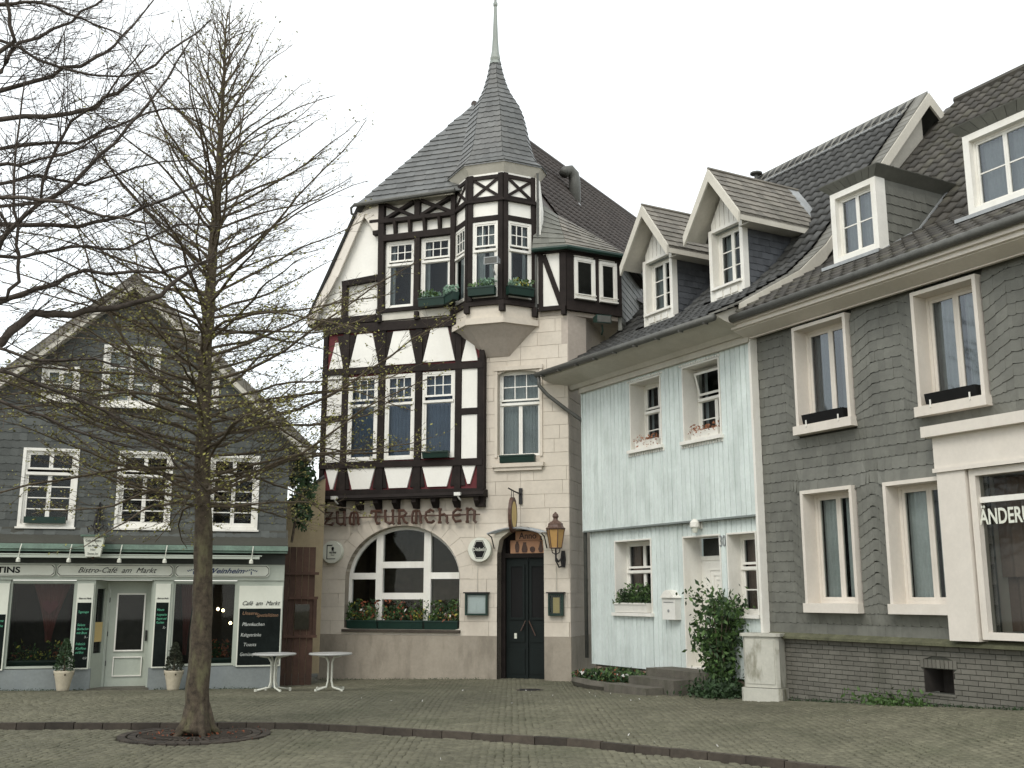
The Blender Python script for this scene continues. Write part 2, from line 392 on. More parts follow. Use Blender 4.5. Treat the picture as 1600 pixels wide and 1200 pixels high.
def window(root, x0, x1, z0, z1, y, cells, fw=.06, sw=.045, gb=.022, X=None, mat='white_paint', curt=None, depth=.07, gm='glass', room='room', rd=.7, label=None):
    """cells: (fx0,fx1,fz0,fz1,nc,nr) in fractions of the inside opening"""
    m = MB(X); ix0, ix1, iz0, iz1 = x0 + fw, x1 - fw, z0 + fw, z1 - fw; W_, H_ = ix1 - ix0, iz1 - iz0
    m.box(x0, ix0, y, y + depth, z0, z1); m.box(ix1, x1, y, y + depth, z0, z1)
    m.box(ix0, ix1, y, y + depth, z0, iz0); m.box(ix0, ix1, y, y + depth, iz1, z1)
    pl = []
    for (a, b, c, d, nc, nr) in cells:
        cx0, cx1, cz0, cz1 = ix0 + a * W_, ix0 + b * W_, iz0 + c * H_, iz0 + d * H_
        y1 = y + .012; y2 = y + depth - .012
        m.box(cx0 + .001, cx0 + sw, y1, y2, cz0, cz1); m.box(cx1 - sw, cx1 - .001, y1, y2, cz0, cz1)
        m.box(cx0 + sw, cx1 - sw, y1, y2, cz0 + .001, cz0 + sw); m.box(cx0 + sw, cx1 - sw, y1, y2, cz1 - sw, cz1 - .001)
        gx0, gx1, gz0, gz1 = cx0 + sw, cx1 - sw, cz0 + sw, cz1 - sw
        for i in range(1, nc):
            xx = gx0 + (gx1 - gx0) * i / nc; m.box(xx - gb / 2, xx + gb / 2, y + .02, y + .045, gz0, gz1)
        for i in range(1, nr):
            zz = gz0 + (gz1 - gz0) * i / nr; m.box(gx0, gx1, y + .022, y + .043, zz - gb / 2, zz + gb / 2)
        for i in range(nc):
            for j in range(nr):
                pl.append((gx0 + (gx1 - gx0) * i / nc, gx0 + (gx1 - gx0) * (i + 1) / nc, gz0 + (gz1 - gz0) * j / nr, gz0 + (gz1 - gz0) * (j + 1) / nr))
    # transom moulding between stacked cells
    zs = sorted({round(c[3], 3) for c in cells if c[3] < .99})
    for q in zs: zz = iz0 + q * H_; m.box(x0 + fw * .5, x1 - fw * .5, y - .03, y + .0115, zz - .03, zz + .03)
    o = m.build('window', mat, root, label=label)
    for p in pl: pane(o, p[0], p[1], y + .033, p[2], p[3], X, gm)
    if curt: 
        cm, frac = curt
        if frac >= 1: curtain(o, ix0, ix1, y + depth + .08, iz0, iz1, cm, X)
        else:
            curtain(o, ix0, ix0 + W_ * frac / 2, y + depth + .08, iz0, iz1, cm, X); curtain(o, ix1 - W_ * frac / 2, ix1, y + depth + .08, iz0, iz1, cm, X)
    r = MB(X); e = .03; a, b, c, d, y0, y1 = x0 - e, x1 + e, z0 - e, z1 + e, y + depth + .005, y + depth + rd
    r.poly([(a, y1, c), (b, y1, c), (b, y1, d), (a, y1, d)]); r.poly([(a, y0, c), (a, y1, c), (a, y1, d), (a, y0, d)]); r.poly([(b, y0, c), (b, y1, c), (b, y1, d), (b, y0, d)])
    r.poly([(a, y0, c), (b, y0, c), (b, y1, c), (a, y1, c)]); r.poly([(a, y0, d), (b, y0, d), (b, y1, d), (a, y1, d)])
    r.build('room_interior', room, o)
    return o
def ring(root, name, x0, x1, z0, z1, y0, y1, t, mat, X=None, bottom=True, parent=None):
    m = MB(X); m.box(x0 - t, x0, y0, y1, z0 - (t if bottom else 0), z1 + t); m.box(x1, x1 + t, y0, y1, z0 - (t if bottom else 0), z1 + t)
    m.box(x0, x1, y0, y1, z1, z1 + t)
    if bottom: m.box(x0, x1, y0, y1, z0 - t, z0)
    return m.build(name, mat, parent or root)
# foliage: many small leaf quads around random points
def leaves(name, mat, parent, n, sampler, size, flat=.6, kind=True):
    V = []; Ff = []
    for _ in range(n):
        p = Vector(sampler()); s = size * random.choice((.5, .8, 1.0, 1.3, 1.7))
        a = Vector((random.gauss(0, 1), random.gauss(0, 1), random.gauss(0, flat))).normalized(); b = a.orthogonal().normalized()
        b.rotate(Matrix.Rotation(random.uniform(0, 6.28), 3, a)); c = a.cross(b)
        k = len(V); V += [tuple(p - b * s), tuple(p - c * s * .45), tuple(p + b * s), tuple(p + c * s * .45)]; Ff.append((k, k + 1, k + 2, k + 3))
    me = bpy.data.meshes.new(name); me.from_pydata(V, [], Ff); me.materials.append(M(mat))
    o = bpy.data.objects.new(name, me); link(o, parent)
    if kind: stuff(o)
    return o
def rnd_ell(cx, cy, cz, rx, ry, rz, surf=.5):
    def f():
        d = Vector((random.gauss(0, 1), random.gauss(0, 1), random.gauss(0, 1))).normalized() * (random.uniform(surf, 1) ** .6)
        return (cx + d.x * rx, cy + d.y * ry, cz + d.z * rz)
    return f
def rect(x0, x1, z0, z1): return [(x0, z0), (x1, z0), (x1, z1), (x0, z1)]
def struct(o): o['kind'] = 'structure'; return o

# ================================================================ GROUND
def ground_sheet():
    xs = sorted(set([-70, -50, -35, -25] + [x * .5 for x in range(-40, 41)] + [25, 35, 50, 70])); ys = [-40, -25, -15, -8, -4, 0, 3] + [4 + .5 * i for i in range(60)] + [36, 40, 50, 60, 80]
    m = MB(); idx = {}
    for j, y in enumerate(ys):
        for i, x in enumerate(xs):
            h = gh(x, y) if -20 <= x <= 20 and 0 < y < 34 else gh(max(-20, min(20, x)), min(max(y, .5), 33))
            m.v.append((x, y, min(h, .5) - .091)); idx[i, j] = len(m.v) - 1
    for j in range(len(ys) - 1):
        for i in range(len(xs) - 1): m.f.append((idx[i, j], idx[i + 1, j], idx[i + 1, j + 1], idx[i, j + 1]))
    return struct(m.build('ground', 'joint_soil'))
ground = ground_sheet()
# pavement slab of joint sand, a step above the road
pv = MB(); n_ = 60; pr = []
for i in range(n_ + 1):
    x = -12 + 21 * i / n_; col = []
    for j in range(25):
        y = kerb_y(x) + .12 + (27 - kerb_y(x)) * j / 24; col.append((x, y, gh(x, y) - .020))
    pr.append(pv.pts(col))
for i in range(n_):
    for j in range(24): pv.f.append((pr[i] + j, pr[i + 1] + j, pr[i + 1] + j + 1, pr[i] + j + 1))
struct(pv.build('pavement', 'joint_soil'))
# cobble setts in segmental arches, real stones
def setts():
    W_ = 1.35; R0 = .86; st = []
    rng = np.random.default_rng(3)
    for c in range(-10, 9):
        xc = c * W_
        half = math.asin(W_ / 2 / R0); na = 16
        off = rng.uniform(0, .1)
        for k in range(0, 190):
            y0 = 8.2 + k * .104 + off - R0
            for i in range(na):
                th = -half + 2 * half * (i + .5 + rng.uniform(-.12, .12)) / na
                x = xc + R0 * math.sin(th); y = y0 + R0 * math.cos(th)
                if y < 8.6 or y > 26.5: continue
                if abs(x) > y * .62 + 1: continue
                st.append((x, y, -th))
    return st
st = setts(); keep = []
for (x, y, a) in st:
    ky = kerb_y(x); hx = x - RR.o[0]; hy = y - RR.o[1]; dpt = -hx * RR.s + hy * RR.c
    if dpt > -.02: continue
    cx = x - C.o[0]; cy = y - C.o[1]
    if -cx * C.s + cy * C.c > -.02 and cx * C.c + cy * C.s < .05: continue
    if abs(y - ky) < .12: continue
    if math.hypot(x + 4.215, y - 14.61) < 1.02: continue
    if math.hypot(x - .35, y - 21.4) < .3: continue
    keep.append((x, y, gh(x, y) if y > ky else gh(x, y) - .07, a))
keep.sort(key=lambda t: t[0] ** 2 + t[1] ** 2 if abs(t[0]) < t[1] * .5 else 9e9)
rng = np.random.default_rng(5)
protos = []
for k in range(6):
    lx, ly = .047 + rng.uniform(-.006, .005), .046 + rng.uniform(-.005, .004); c = .011
    t = [(-lx + c, -ly + c), (lx - c, -ly + c), (lx - c, ly - c), (-lx + c, ly - c)]; b_ = [(-lx, -ly), (lx, -ly), (lx, ly), (-lx, ly)]
    jz = rng.uniform(-.004, .004, 4); v = [(x + rng.uniform(-.004, .004), y + rng.uniform(-.004, .004), jz[i]) for i, (x, y) in enumerate(t)] + [(x, y, -.012) for x, y in b_] + [(x, y, -.05) for x, y in b_]
    f = [(0, 1, 2, 3)]
    for i in range(4): j = (i + 1) % 4; f.append((i, 4 + i, 4 + j, j)); f.append((4 + i, 8 + i, 8 + j, 4 + j))
    protos.append((np.array(v), f))
pm_ = []
for v, f in protos:
    me = bpy.data.meshes.new('cobble_sett'); me.from_pydata([tuple(q) for q in v], [], f); me.materials.append(M('sett')); pm_.append(me)
for i, (x, y, z, a) in enumerate(keep[:300]):
    o = bpy.data.objects.new('cobble_sett', pm_[i % 6]); o.location = (x, y, z + random.uniform(-.003, .003) + .115 * 0); o.rotation_euler = (random.uniform(-.03, .03), random.uniform(-.03, .03), a); link(o, ground)
rest = keep[300:]; n = len(rest); VV = np.empty((n, 12, 3)); FF = np.array(protos[0][1])
for i, (x, y, z, a) in enumerate(rest):
    b = protos[i % 6][0]; ca, sa = math.cos(a), math.sin(a)
    VV[i, :, 0] = x + b[:, 0] * ca - b[:, 1] * sa; VV[i, :, 1] = y + b[:, 0] * sa + b[:, 1] * ca; VV[i, :, 2] = z + b[:, 2] + random.uniform(-.004, .004)
    tl = random.uniform(-.04, .04); VV[i, :4, 2] += b[:4, 0] * tl
fa = (FF[None] + (np.arange(n) * 12)[:, None, None]).reshape(-1, 4)
me = bpy.data.meshes.new('cobble_field'); me.vertices.add(n * 12); me.vertices.foreach_set('co', VV.ravel())
me.loops.add(len(fa) * 4); me.loops.foreach_set('vertex_index', fa.ravel().astype(np.int32)); me.polygons.add(len(fa))
me.polygons.foreach_set('loop_start', np.arange(0, len(fa) * 4, 4, dtype=np.int32)); me.polygons.foreach_set('loop_total', np.full(len(fa), 4, dtype=np.int32)); me.update(calc_edges=True)
me.materials.append(M('sett')); o = bpy.data.objects.new('cobble_field', me); link(o, ground); stuff(o)
# kerb
kb = empty('kerb', (0, 0, 0), 0); struct(kb)
x = -10.5; kp = []
while x < 8.5:
    y = kerb_y(x); dx = .4; y2 = kerb_y(x + dx); L_ = math.hypot(dx, y2 - y); dx *= .48 / L_ if L_ > .48 else 1; y2 = kerb_y(x + dx)
    a = Vector((x, y, 0)); b = Vector((x + dx, y2, 0)); d = (b - a); l = d.length; m = MB(); g = .006
    h = gh(x, y) + .006 + random.uniform(-.006, .006)
    m.box(g, l - g, -.05, .05, -.16, 0); m.v = [(vx * 1, vy + (.012 if (vz > -.01 and vy < 0) else 0), vz) for vx, vy, vz in m.v]
    o = m.build('kerb_stone', 'kerb_stone', kb); o.location = (x, y, h); o.rotation_euler = (0, 0, math.atan2(d.y, d.x)); x += dx

# ================================================================ TURRET INN
inn = empty('turret_inn', T.W(0, 0, 0), T.r, 'narrow cream and black half timbered corner inn with a pointed slate turret', 'building')
archc = (-4.10, 2.12); aw, ah = 1.47, 1.25
def arch_pts(rw, rh, z0, n=22, cx=archc[0], cz=archc[1]):
    P = [(cx - rw, z0)] + [(cx - rw * math.cos(math.pi * i / n), cz + rh * math.sin(math.pi * i / n)) for i in range(n + 1)] + [(cx + rw, z0)]
    return P
arch = arch_pts(aw, ah, .97)
door_h = [(-1.72, -.6), (-1.72, 2.72), (-1.66, 3.02), (-1.4, 3.2), (-1.1, 3.25), (-.8, 3.2), (-.64, 3.05), (-.60, 2.72), (-.60, -.6)]
win_h = rect(-1.71, -.68, 4.92, 6.96)
m = MB(); m.holed([(-6.2, -.6), (0, -.6), (0, 8.4), (-2.06, 8.4), (-2.06, 4.02), (-6.2, 4.02)], [arch, door_h, win_h], .012, .3)
m.build('wall', 'plaster_joint', inn)
S_ = lambda u, v, h: (u, .012 - h, v)
# stone blocks: lower darker plinth part, upper cream
vr = arch_pts(aw + .02, ah + .02, .97); vo = arch_pts(aw + .34, ah + .34, 2.12)
blk_holes = [vo, arch_pts(aw + .01, .01, .9), door_h, win_h]
hole_arch = [(archc[0] - aw, .97), (archc[0] - aw, 2.12)] + vo[1:-1] + [(archc[0] + aw, 2.12), (archc[0] + aw, .97)]
Pc = cover([(-6.2, .84), (0, .84), (0, 8.4), (-2.06, 8.4), (-2.06, 4.02), (-6.2, 4.02)], [hole_arch, door_h, win_h], .318, .82, S_, brk=(archc[0], -1.15), style='flat', K=5, joint=.008, thick=.016, stagger=.5)
emit_pieces(inn, 'stone_block', Pc, 'plaster')
vp = []
nv = 15
for i in range(nv):
    a0 = math.pi * (i + .012) / nv; a1 = math.pi * (i + .988) / nv; P = []
    for k in range(4): a = a0 + (a1 - a0) * k / 3; P.append((archc[0] - (aw + .005) * math.cos(a), archc[1] + (ah + .005) * math.sin(a)))
    for k in range(4): a = a1 + (a0 - a1) * k / 3; P.append((archc[0] - (aw + .335) * math.cos(a), archc[1] + (ah + .335) * math.sin(a)))
    vp.append(([(x, -.004, z) for x, z in P] + [(x, .014, z) for x, z in P], [tuple(range(8))] + [(q, 8 + q, 8 + (q + 1) % 8, (q + 1) % 8) for q in range(8)]))
emit_pieces(inn, 'arch_block', vp, 'plaster')
m = MB(); m.box(-6.215, -1.72, -.015, .01, -.6, .84); m.box(-.6, .015, -.015, .01, -.6, .84)
m.build('plinth', 'plinth_plaster', inn)
m = MB(); m.box(-6.22, -6.2, 0, 8, -.6, 4.1); m.box(-6.25, -6.205, .1, 9, 4.1, 8.4); m.build('side_wall', 'shaded_plaster', inn)
# right side wall with stone blocks
ang = R_(1.8 + 0); sw_ = MB(); sw_.box(-.25, -.002, .3, 9, -.6, 9.2); sw_.box(-.25, .0, .0 + .02, .3, -.6, 8.3); sw_.build('side_wall', 'plaster_joint', inn)
S2 = lambda u, v, h: (0.001 + h, u, v)
Pc = cover(rect(0.0, 3.0, .84, 8.3), [], .318, .8, S2, style='flat', K=2, joint=.008, thick=.012)
emit_pieces(inn, 'side_block', Pc, 'shaded_plaster')
m = MB(); m.box(.002, .02, -.01, 3, -.6, .84); m.build('side_plinth', 'plinth_plaster', inn)
# canted corner under the attic turret
m = MB(); m.prism([(-.14, -.005, 6.9), (.02, -.005, 6.9), (.34, .45, 6.9), (.34, 2.4, 6.9), (-.14, 2.4, 6.9)], (0, 0, 1.35)); m.prism([(-.05, .02, 6.25), (.0, .02, 6.25), (.02, .2, 6.25), (.02, 2.0, 6.25), (-.05, 2.0, 6.25)], (0, 0, .649))
m.build('corner_corbel', 'shaded_plaster', inn)
# arched window
def arch_x(z, r=aw - .05, h=ah - .05):
    if z <= archc[1]: return r
    t = (z - archc[1]) / h; return r * math.sqrt(max(0, 1 - t * t))
fr = MB(); n = 26; y0, y1 = .2, .28
for i in range(n):
    a0, a1 = math.pi * i / n, math.pi * (i + 1) / n
    q = [(archc[0] - r * math.cos(a), archc[1] + h * math.sin(a)) for a, r, h in ((a0, aw, ah), (a1, aw, ah), (a1, aw - .085, ah - .085), (a0, aw - .085, ah - .085))]
    fr.plate(q, y0, y1)
for s in (-1, 1): fr.box(archc[0] + s * aw - (.085 if s > 0 else 0), archc[0] + s * aw + (.085 if s < 0 else 0), y0, y1, .97, archc[1])
xl, xr = archc[0] - .66, archc[0] + .58
zt = archc[1] + ah * math.sqrt(1 - (.66 / aw) ** 2)
for xx in (xl, xr): fr.box(xx - .09, xx + .09, y0 - .03, y1 - .001, .97, archc[1] + (ah - .04) * math.sqrt(1 - ((abs(xx - archc[0]) + .08) / aw) ** 2))
def rail(xa, xb, z, t=.075): fr.box(xa, xb, y0 - .02, y1 + .002, z - t, z + t)
rail(archc[0] - aw + .08, xl - .09, 2.20); rail(xr + .09, archc[0] + aw - .08, 2.20); rail(xl + .09, xr - .09, 2.46); rail(xl + .09, xr - .09, 1.73); fr.box(archc[0] - aw + .085, archc[0] + aw - .085, y0, y1, .97, 1.08)
aw_o = fr.build('arched_window', 'white_paint', inn)
def arch_pane(xa, xb, za, zb):
    P = [(xa, za), (xb, za)]; k = 8
    for i in range(k + 1):
        x = xb + (xa - xb) * i / k; z = archc[1] + (ah - .06) * math.sqrt(max(0, 1 - ((x - archc[0]) / (aw - .06)) ** 2)); P.append((x, min(zb, z)))
    m = MB(); m.poly([(x, .245, z) for x, z in P]); m.build('pane', 'glass', aw_o)
arch_pane(archc[0] - aw + .08, xl - .08, 1.05, 2.14); arch_pane(archc[0] - aw + .08, xl - .08, 2.26, 4); arch_pane(xl + .08, xr - .08, 2.52, 4); arch_pane(xl + .08, xr - .08, 1.8, 2.4)
arch_pane(xl + .08, xr - .08, 1.05, 1.67); arch_pane(xr + .08, archc[0] + aw - .08, 1.05, 2.14); arch_pane(xr + .08, archc[0] + aw - .08, 2.26, 4)
m = MB(); 
m.poly([(-5.7, 1.6, .8), (-2.5, 1.6, .8), (-2.5, 1.6, 3.6), (-5.7, 1.6, 3.6)]); m.poly([(-5.7, .3, .8), (-5.7, 1.6, .8), (-5.7, 1.6, 3.6), (-5.7, .3, 3.6)]); m.poly([(-2.5, .3, .8), (-2.5, 1.6, .8), (-2.5, 1.6, 3.6), (-2.5, .3, 3.6)])
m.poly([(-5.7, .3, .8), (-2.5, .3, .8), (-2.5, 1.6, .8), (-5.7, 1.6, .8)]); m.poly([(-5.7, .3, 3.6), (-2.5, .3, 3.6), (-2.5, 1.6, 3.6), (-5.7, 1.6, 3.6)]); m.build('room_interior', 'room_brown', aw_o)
m = MB()
for i in range(21):
    a0, a1 = math.pi * i / 21, math.pi * (i + 1) / 21
    m.poly([(archc[0] - aw * math.cos(a0), -.003, archc[1] + ah * math.sin(a0)), (archc[0] - aw * math.cos(a1), -.003, archc[1] + ah * math.sin(a1)), (archc[0] - aw * math.cos(a1), .2, archc[1] + ah * math.sin(a1)), (archc[0] - aw * math.cos(a0), .2, archc[1] + ah * math.sin(a0))])
m.poly([(archc[0] - aw + .001, -.003, .97), (archc[0] - aw + .001, .2, .97), (archc[0] - aw + .001, .2, archc[1]), (archc[0] - aw + .001, -.003, archc[1])]); m.build('reveal', 'plinth_plaster', inn)
m = MB(); m.box(archc[0] - aw - .03, archc[0] + aw + .03, -.07, .2, .9, .965); m.build('window_sill', 'kerb_stone', inn)
# first floor stone window
w1 = window(inn, -1.72, -.67, 4.9, 6.975, .14, [(0, .5, 0, .62, 1, 1), (.5, 1, 0, .62, 1, 1), (0, 1, .66, 1, 3, 2)], fw=.05, curt=('curtain_grey', 1.0), rd=.5)
m = MB(); m.box(-1.82, -.57, -.12, .1, 4.66, 4.75); m.box(-1.77, -.62, -.08, .1, 4.58, 4.66); m.build('window_sill', 'plaster', inn)
m = MB(); m.box(-1.78, -1.715, -.04, .05, 4.9, 7.0); m.box(-.675, -.61, -.04, .05, 4.9, 7.0); m.box(-1.8, -.59, -.06, .05, 6.965, 7.06); m.build('window_surround', 'plaster', inn)
# door
m = MB(); y = .38
m.box(-1.62, -1.115, y, y + .05, -.14, 2.6); m.box(-1.105, -.61, y, y + .05, -.14, 2.6)
for xa, xb in ((-1.55, -1.17), (-1.05, -.67)):
    for za, zb in ((0, .55), (.7, 1.1)): m.box(xa, xb, y - .02, y, za, zb)
    m.box(xa, xb, y - .03, y, 1.2, 1.25); m.box(xa, xa + .05, y - .03, y, 1.25, 2.4); m.box(xb - .05, xb, y - .03, y, 1.25, 2.4); m.box(xa, xb, y - .03, y, 2.4, 2.45)
m.box(-1.135, -1.085, y - .04, y, -.1, 2.55)
dr = m.build('door', 'door_paint', inn)
for xa, xb in ((-1.5, -1.22), (-1.0, -.72)):
    m = MB(); m.poly([(xa, y - .008, 1.25), (xb, y - .008, 1.25), (xb, y - .008, 2.4), (xa, y - .008, 2.4)]); m.build('pane', 'sign_black', dr)
m = MB(); m.tube([(-1.14, y - .06, 1.18), (-1.25, y - .08, .95)], .012); m.build('handle', 'bronze', dr)
m = MB(); m.tube([(-1.06, y - .06, 1.18), (-.9, y - .08, .85)], .012); m.build('handle', 'bronze', dr)
m = MB(); m.box(-1.42, -1.36, y - .03, y, .78, .9); m.build('label_plate', 'sign_white', dr)
m = MB(); m.box(-1.72, -1.62, .3, .5, -.2, 3.2); m.box(-1.62, -.6, .3, .5, 2.6, 2.7); m.box(-1.62, -.6, .46, .5, 2.7, 3.3); m.build('door_frame', 'timber', inn)
m = MB(); m.box(-1.735, -1.72, .0, .3, -.2, 2.9); m.build('door_reveal', 'kerb_stone', inn)
m = MB(); m.box(-1.8, -.55, -.15, .4, -.22, -.12); m.build('threshold', 'step_stone', inn)
# ---- timbered first floor (jettied)
J0, J1 = -.16, -.04         # timber faces
jm = MB(); jm.holed(rect(-6.28, -2.02, 4.13, 8.36), [rect(-5.56, -4.78, 4.95, 7.03), rect(-4.56, -3.8, 4.95, 7.03), rect(-3.58, -2.76, 4.95, 7.03)], -.1, .05); jm.build('jetty_panel', 'dark_red', inn)
def timber(a, b, wd, y0=J0, y1=-.1, parent=inn): return MB().beam(a, b, wd, y0, y1).build('timber', 'timber', parent)
def panel(P, y0=-.125, y1=-.1): return MB().plate(P, y0, y1).build('plaster_panel', 'white_panel', inn)
PX = [(-6.24, .12), (-5.66, .16), (-4.67, .17), (-3.69, .17), (-2.66, .15), (-2.1, .14)]
for i, (x, wd) in enumerate(PX):
    timber((x, 4.13), (x, 8.2 if i < 5 else 7.3), wd, J0 - .002 * i)
timber((-6.3, 8.3), (-2.0, 8.22), .22, J0 - .03); timber((-6.3, 7.2), (-2.03, 7.12), .15, J0 - .02)
timber((-6.3, 4.86), (-2.03, 4.80), .15, J0 - .025); timber((-6.3, 4.17), (-1.99, 4.1), .16, J0 - .08)
timber((-6.18, 6.02), (-5.74, 6.02), .14, J0 - .01); timber((-2.6, 6.02), (-2.14, 6.02), .15, J0 - .01)
timber((-2.06, 3.76), (-2.06, 7.5), .13, J0 - .005, .05)
MB().plate([(-2.66, 8.25), (-2.0, 8.25), (-2.0, 7.2), (-2.08, 7.55), (-2.25, 7.9), (-2.5, 8.1)], J0 - .012, -.1).build('timber', 'timber', inn)
# upper row trapezoids narrow at top, lower row narrow at bottom
def trap(c, wb, wt, z0, z1): return [(c - wb / 2, z0), (c + wb / 2, z0), (c + wt / 2, z1), (c - wt / 2, z1)]
cents = [(-5.165, .8), (-4.18, .8), (-3.175, .84)]
for c, wd in cents:
    panel(trap(c, wd, wd * .52, 7.28, 8.12), -.15); panel(trap(c, wd * .58, wd, 4.26, 4.88), -.15)
panel(trap(-2.38, .42, .06, 7.24, 8.0), -.15); panel(trap(-5.93, .4, .08, 7.28, 7.95), -.15)
panel(trap(-2.38, .06, .42, 4.30, 4.86), -.15); panel(trap(-5.95, .06, .4, 4.28, 4.88), -.15)
for x in (-5.66, -4.67, -3.69, -2.66):   # dark wedges on the posts, a sliver of red left each side
    for s in (-1, 1):
        MB().plate([(x + s * .08, 8.12), (x + s * .26, 8.12), (x + s * .1, 7.3)], -.145, -.1).build('wedge', 'timber', inn)
        MB().plate([(x + s * .07, 4.88), (x + s * .1, 4.86), (x + s * .19, 4.27), (x + s * .07, 4.27)], -.13, -.1).build('wedge', 'timber', inn)
for x, z0, z1 in ((-5.95, 6.1, 7.12), (-5.95, 4.94, 5.95), (-2.37, 6.1, 7.05), (-2.37, 4.9, 5.94)): panel(rect(x - .2, x + .2, z0, z1), -.14)
for xa, xb in ((-5.57, -4.77), (-4.57, -3.79), (-3.59, -2.75)):
    window(inn, xa, xb, 4.94, 7.04, -.135, [(0, 1, 0, .66, 1, 1), (0, 1, .72, 1, 3, 2)], fw=.06, curt=('curtain_blue', 1.0), rd=.17, depth=.06)
m = MB(); m.box(-6.4, -1.95, -.34, .0, 3.99, 4.03); m.prism([(-6.4, -.36, 4.03), (-6.4, 0, 4.03), (-6.4, 0, 4.16), (-6.4, -.17, 4.16)], (4.45, 0, 0)); m.build('drip_board', 'timber', inn)
for x in (-6.18, -5.66, -5.18, -4.7, -4.22, -3.72, -3.22, -2.68, -2.15):
    m = MB(); m.prism([(x - .06, .0, 3.76), (x - .06, -.12, 3.76), (x - .06, -.27, 3.9), (x - .06, -.27, 3.99), (x - .06, .0, 3.99)], (.12, 0, 0)); m.build('beam_end', 'timber', inn)
# ---- second floor
J2 = -.2
m = MB(); m.holed([(-6.72, 8.4), (-.62, 8.4), (-.62, 10.9), (-.7, 11.7), (-5.36, 11.7)], [rect(-4.62, -3.86, 8.7, 10.45), rect(-3.7, -2.86, 8.7, 10.45), rect(-2.8, -.72, 8.6, 11.1)], -.06, .2); m.build('gable_wall', 'white_panel', inn)
m = MB(); m.box(-4.83, -2.75, -.16, -.06, 8.42, 8.66); m.build('spandrel', 'eave_paint', inn)
for x in (-4.75, -3.75, -2.8):
    m = MB(); m.box(x - .05, x + .05, -.26, -.03, 8.36, 8.56); m.build('beam_end', 'timber', inn)
def t2(a, b, wd, k=0, y1=-.06): return MB().beam(a, b, wd, J2 - .004 * k, y1).build('timber', 'timber', inn)
t2((-6.74, 8.5), (-4.85, 8.5), .18, 1, -.06); t2((-4.85, 8.66), (-2.75, 8.66), .1, 4)
t2((-5.75, 8.58), (-5.75, 9.45), .13, 0); t2((-5.82, 9.46), (-4.8, 9.55), .14, 2); t2((-5.0, 10.72), (-4.8, 10.74), .1, 2); t2((-5.1, 11.03), (-4.8, 11.03), .08, 2)
t2((-4.74, 8.6), (-4.78, 11.5), .15, 3); t2((-3.78, 8.7), (-3.78, 10.55), .14, 2); t2((-2.83, 8.6), (-2.83, 11.6), .12, 3)
t2((-4.8, 10.55), (-2.78, 10.55), .16, 4); t2((-4.85, 11.0), (-2.78, 11.0), .10, 6); t2((-3.8, 11.0), (-3.8, 11.6), .14, 1)
for xa, xb in ((-4.68, -3.9), (-3.7, -2.9)):
    t2((xa, 11.06), (xb, 11.45), .075, 0); t2((xa, 11.45), (xb, 11.06), .075, 1)
for x in (-4.4, -4.0, -3.6, -3.2):
    m = MB(); m.prism([(x - .035, -.06, 10.62), (x - .035, -.17, 10.62), (x - .035, -.25, 10.98), (x - .035, -.06, 10.98)], (.07, 0, 0)); m.build('beam_end', 'timber', inn)
for xa, xb in ((-4.64, -3.86), (-3.7, -2.88)):
    window(inn, xa, xb, 8.7, 10.46, -.1, [(0, 1, 0, .66, 1, 1), (0, 1, .71, 1, 3, 2)], fw=.065, curt=('curtain_grey', .35), rd=.6)
# ---- roofs
PK = Vector((-3.18, 2.14, 15.05)); RE = Vector((-.7, 12.95, 15.05))
m = MB()
HL = Vector((-5.37, -.33, 11.50)); HR = Vector((-.98, -.33, 11.50)); BL = Vector((-3.4, 10.5, 11.5)); 
VL = Vector((-6.78, -.25, 8.62)); VB = Vector((-4.8, 10.5, 8.62))
m.poly([HL, Vector((-1.6, -.33, 11.5)), PK]); m.poly([HL, PK, RE, BL]); m.poly([VL, HL, BL, VB])
HR2 = Vector((-1.0, -.33, 11.2))
Ur = (RE - PK).normalized(); Vr = (HR2 - PK); Vr = -((Vr - Ur * Vr.dot(Ur)).normalized()); b_ = 6.15 / Vr.z
def rp(z, y): b = (15.05 - z) / Vr.z; return PK - Vr * b + Ur * ((y - PK.y + Vr.y * b) / Ur.y)
m.build('roof', 'slate_roof', inn); m = MB(); MRB = rp(9.25, 10.5)
m.poly([PK, rp(12.6, .75), rp(11.9, .22), rp(11.0, .22), rp(11.0, 11), RE]); m.poly([rp(11.0, .22), rp(10.6, .5), rp(9.25, 1.2), MRB, rp(11.0, 11)]); m.build('roof', 'roof_tile_brown', inn)
Uh = (HR - HL).normalized(); mid = (HL + HR) / 2; Vh = (PK - HL); Vh = (Vh - Uh * Vh.dot(Uh)); Hh = Vh.length; Vh.normalize(); Nh = Uh.cross(Vh); pkx = (PK - HL).dot(Uh)
Pc = cover([(0, 0), ((HR - HL).length - .62, 0), (pkx, Hh)], [], .235, .27, lambda u, v, h: HL + Uh * u + Vh * v + Nh * (h + .004), thick=.022)
emit_pieces(inn, 'slate', Pc, 'slate_roof')
Ur = (RE - PK).normalized(); Vr = (Vector((-1.0, -.33, 11.2)) - PK); Vr = (Vr - Ur * Vr.dot(Ur)).normalized(); Vr = -Vr
o0 = PK - Vr * 6.6
def ins(c, u, v):
    d = c - PK; a = d.dot(Ur); b = -d.dot(Vr)
    return a > -b * .05 + .1 + max(0, b - 3) * .0 and a < 10.8 and b > .1 and c.y > .3 and c.z > 9.3 and (c.z > 10.9 or c.y > 1.0)
tiles(inn, 'roof_tile', o0 + Ur * (-.1), Ur, Vr, 46, 21, ins, 'roof_tile_brown', wd=.24, ln=.315, amp=.025)
m = MB(); m.tube([PK + Vector((0, 0, .02)), RE + Vector((0, 0, .02))], .09, 8); m.build('ridge', 'roof_tile_brown', inn)
